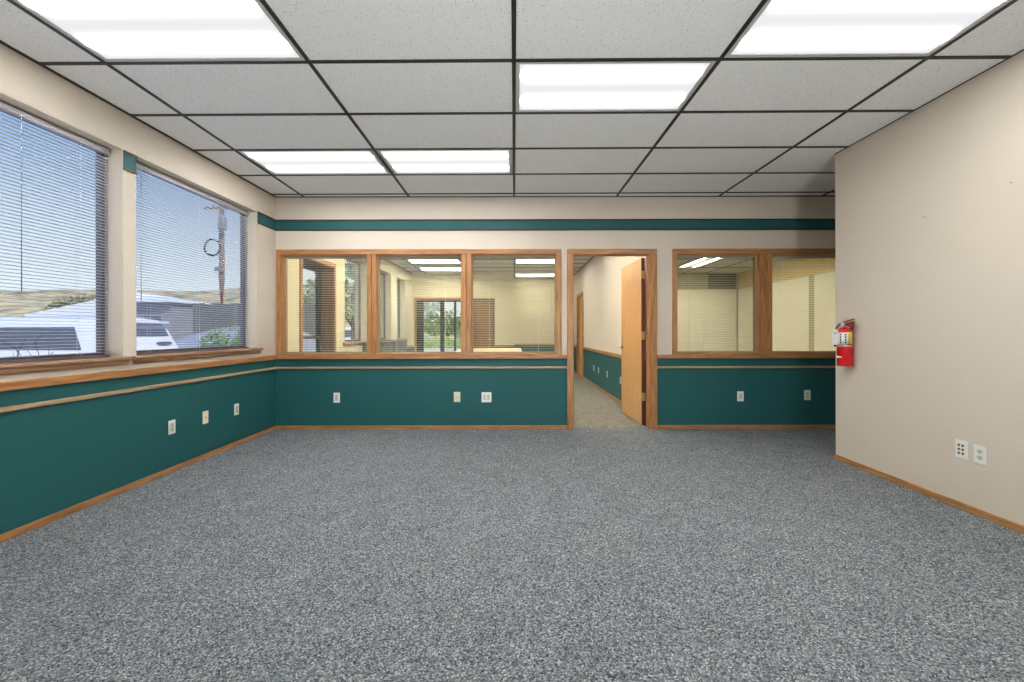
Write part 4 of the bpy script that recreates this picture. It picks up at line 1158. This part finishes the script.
# greenery beyond the far entrance
mb = MB(); mb.box(-9, 0, 12.15, 14.2, GZ, -0.02); struct(mb.build('path', M['concrete']), 'pale concrete walk outside the far entrance', 'path')
mb = MB(); mb.box(-9, 1.5, 14.2, 24, GZ, 0.02); struct(mb.build('lawn', M['lawn']), 'lawn strip beyond the far entrance', 'lawn')
struct(MB().box(-9, 1.0, 16.0, 16.25, -0.1, 0.52).build('retaining_wall', M['concrete']), 'low white wall below the hedge', 'wall')
t = thing('hedge', 'low green hedge on the white wall beyond the glass entrance', 'hedge', (-3.4, 16.9, 0.0))
mb = MB()
for k in range(12): leafball(mb, (-2.2 + 0.4*k, 0, 0.66), 0.42, 0.4, 0.32, 260, 0.06, 100+k)
mb.build('foliage', M['limegreen'], t, recalc=False)
mb = MB()
for k in range(6): mb.tube([(-2.0+0.8*k, 0, 0), (-1.95+0.8*k, 0.02, 0.6)], 0.03, 6)
mb.build('stem', M['bark'], t)
tree('tree', 'small green tree beyond the glass entrance in the far wall', 'tree', (-3.0, 19.2, 0.02), 1.1, [(0, 0, 1.6, 0.8, 0.6), (0.6, 0, 1.35, 0.6, 0.5), (-0.6, 0, 1.45, 0.6, 0.5)], 420, 0.09, 'green', 14)

# ------------------------------------------------------------------ sky, sun, camera
w = bpy.data.worlds.new('World'); bpy.context.scene.world = w; w.use_nodes = True
nt = w.node_tree; nt.nodes.clear()
out = N(nt, 'ShaderNodeOutputWorld'); bg = N(nt, 'ShaderNodeBackground')
tc = N(nt, 'ShaderNodeTexCoord'); sp = N(nt, 'ShaderNodeSeparateXYZ')
nt.links.new(tc.outputs['Generated'], sp.inputs[0])
rp = N(nt, 'ShaderNodeValToRGB'); cr = rp.color_ramp
cr.elements[0].position = 0.0; cr.elements[0].color = lin(236, 240, 240)
cr.elements[1].position = 1.0; cr.elements[1].color = lin(70, 120, 205)
for p, c in ((0.08, lin(222, 234, 242)), (0.19, lin(200, 219, 238)), (0.31, lin(136, 178, 226))):
    e = cr.elements.new(p); e.color = c
nt.links.new(sp.outputs['Z'], rp.inputs['Fac'])
nt.links.new(rp.outputs['Color'], bg.inputs['Color']); bg.inputs['Strength'].default_value = 1.0
nt.links.new(bg.outputs[0], out.inputs['Surface'])
sl = bpy.data.lights.new('Sun', 'SUN'); sl.energy = 3.0; sl.angle = math.radians(0.6); sl.color = (1.0, 0.95, 0.87)
so = bpy.data.objects.new('Sun', sl); C.objects.link(so)
dv = Vector((-0.62, 0.50, -0.78)); so.rotation_euler = dv.to_track_quat('-Z', 'Y').to_euler()
so.location = (20, -20, 30)

cam = bpy.data.cameras.new('Camera'); co = bpy.data.objects.new('Camera', cam); C.objects.link(co)
co.location = (0, 0, EYE); co.rotation_euler = (math.radians(90), math.radians(0.1), 0.0)
cam.sensor_width = 36.0; cam.lens = 15.0; cam.shift_x = -2.4/1024; cam.shift_y = -9.5/1024
cam.clip_start = 0.05; cam.clip_end = 1000
S = bpy.context.scene
S.camera = co
S.view_settings.view_transform = 'Standard'; S.view_settings.look = 'None'
S.view_settings.exposure = 0.16; S.view_settings.gamma = 1.0; S.view_settings.use_curve_mapping = False
cy = S.cycles
cy.max_bounces = 10; cy.diffuse_bounces = 6; cy.glossy_bounces = 4; cy.transmission_bounces = 6; cy.transparent_max_bounces = 24
cy.use_denoising = True
cy.sample_clamp_indirect = 6.0
try: cy.denoiser = 'OPENIMAGEDENOISE'; cy.denoising_prefilter = 'ACCURATE'
except Exception: pass
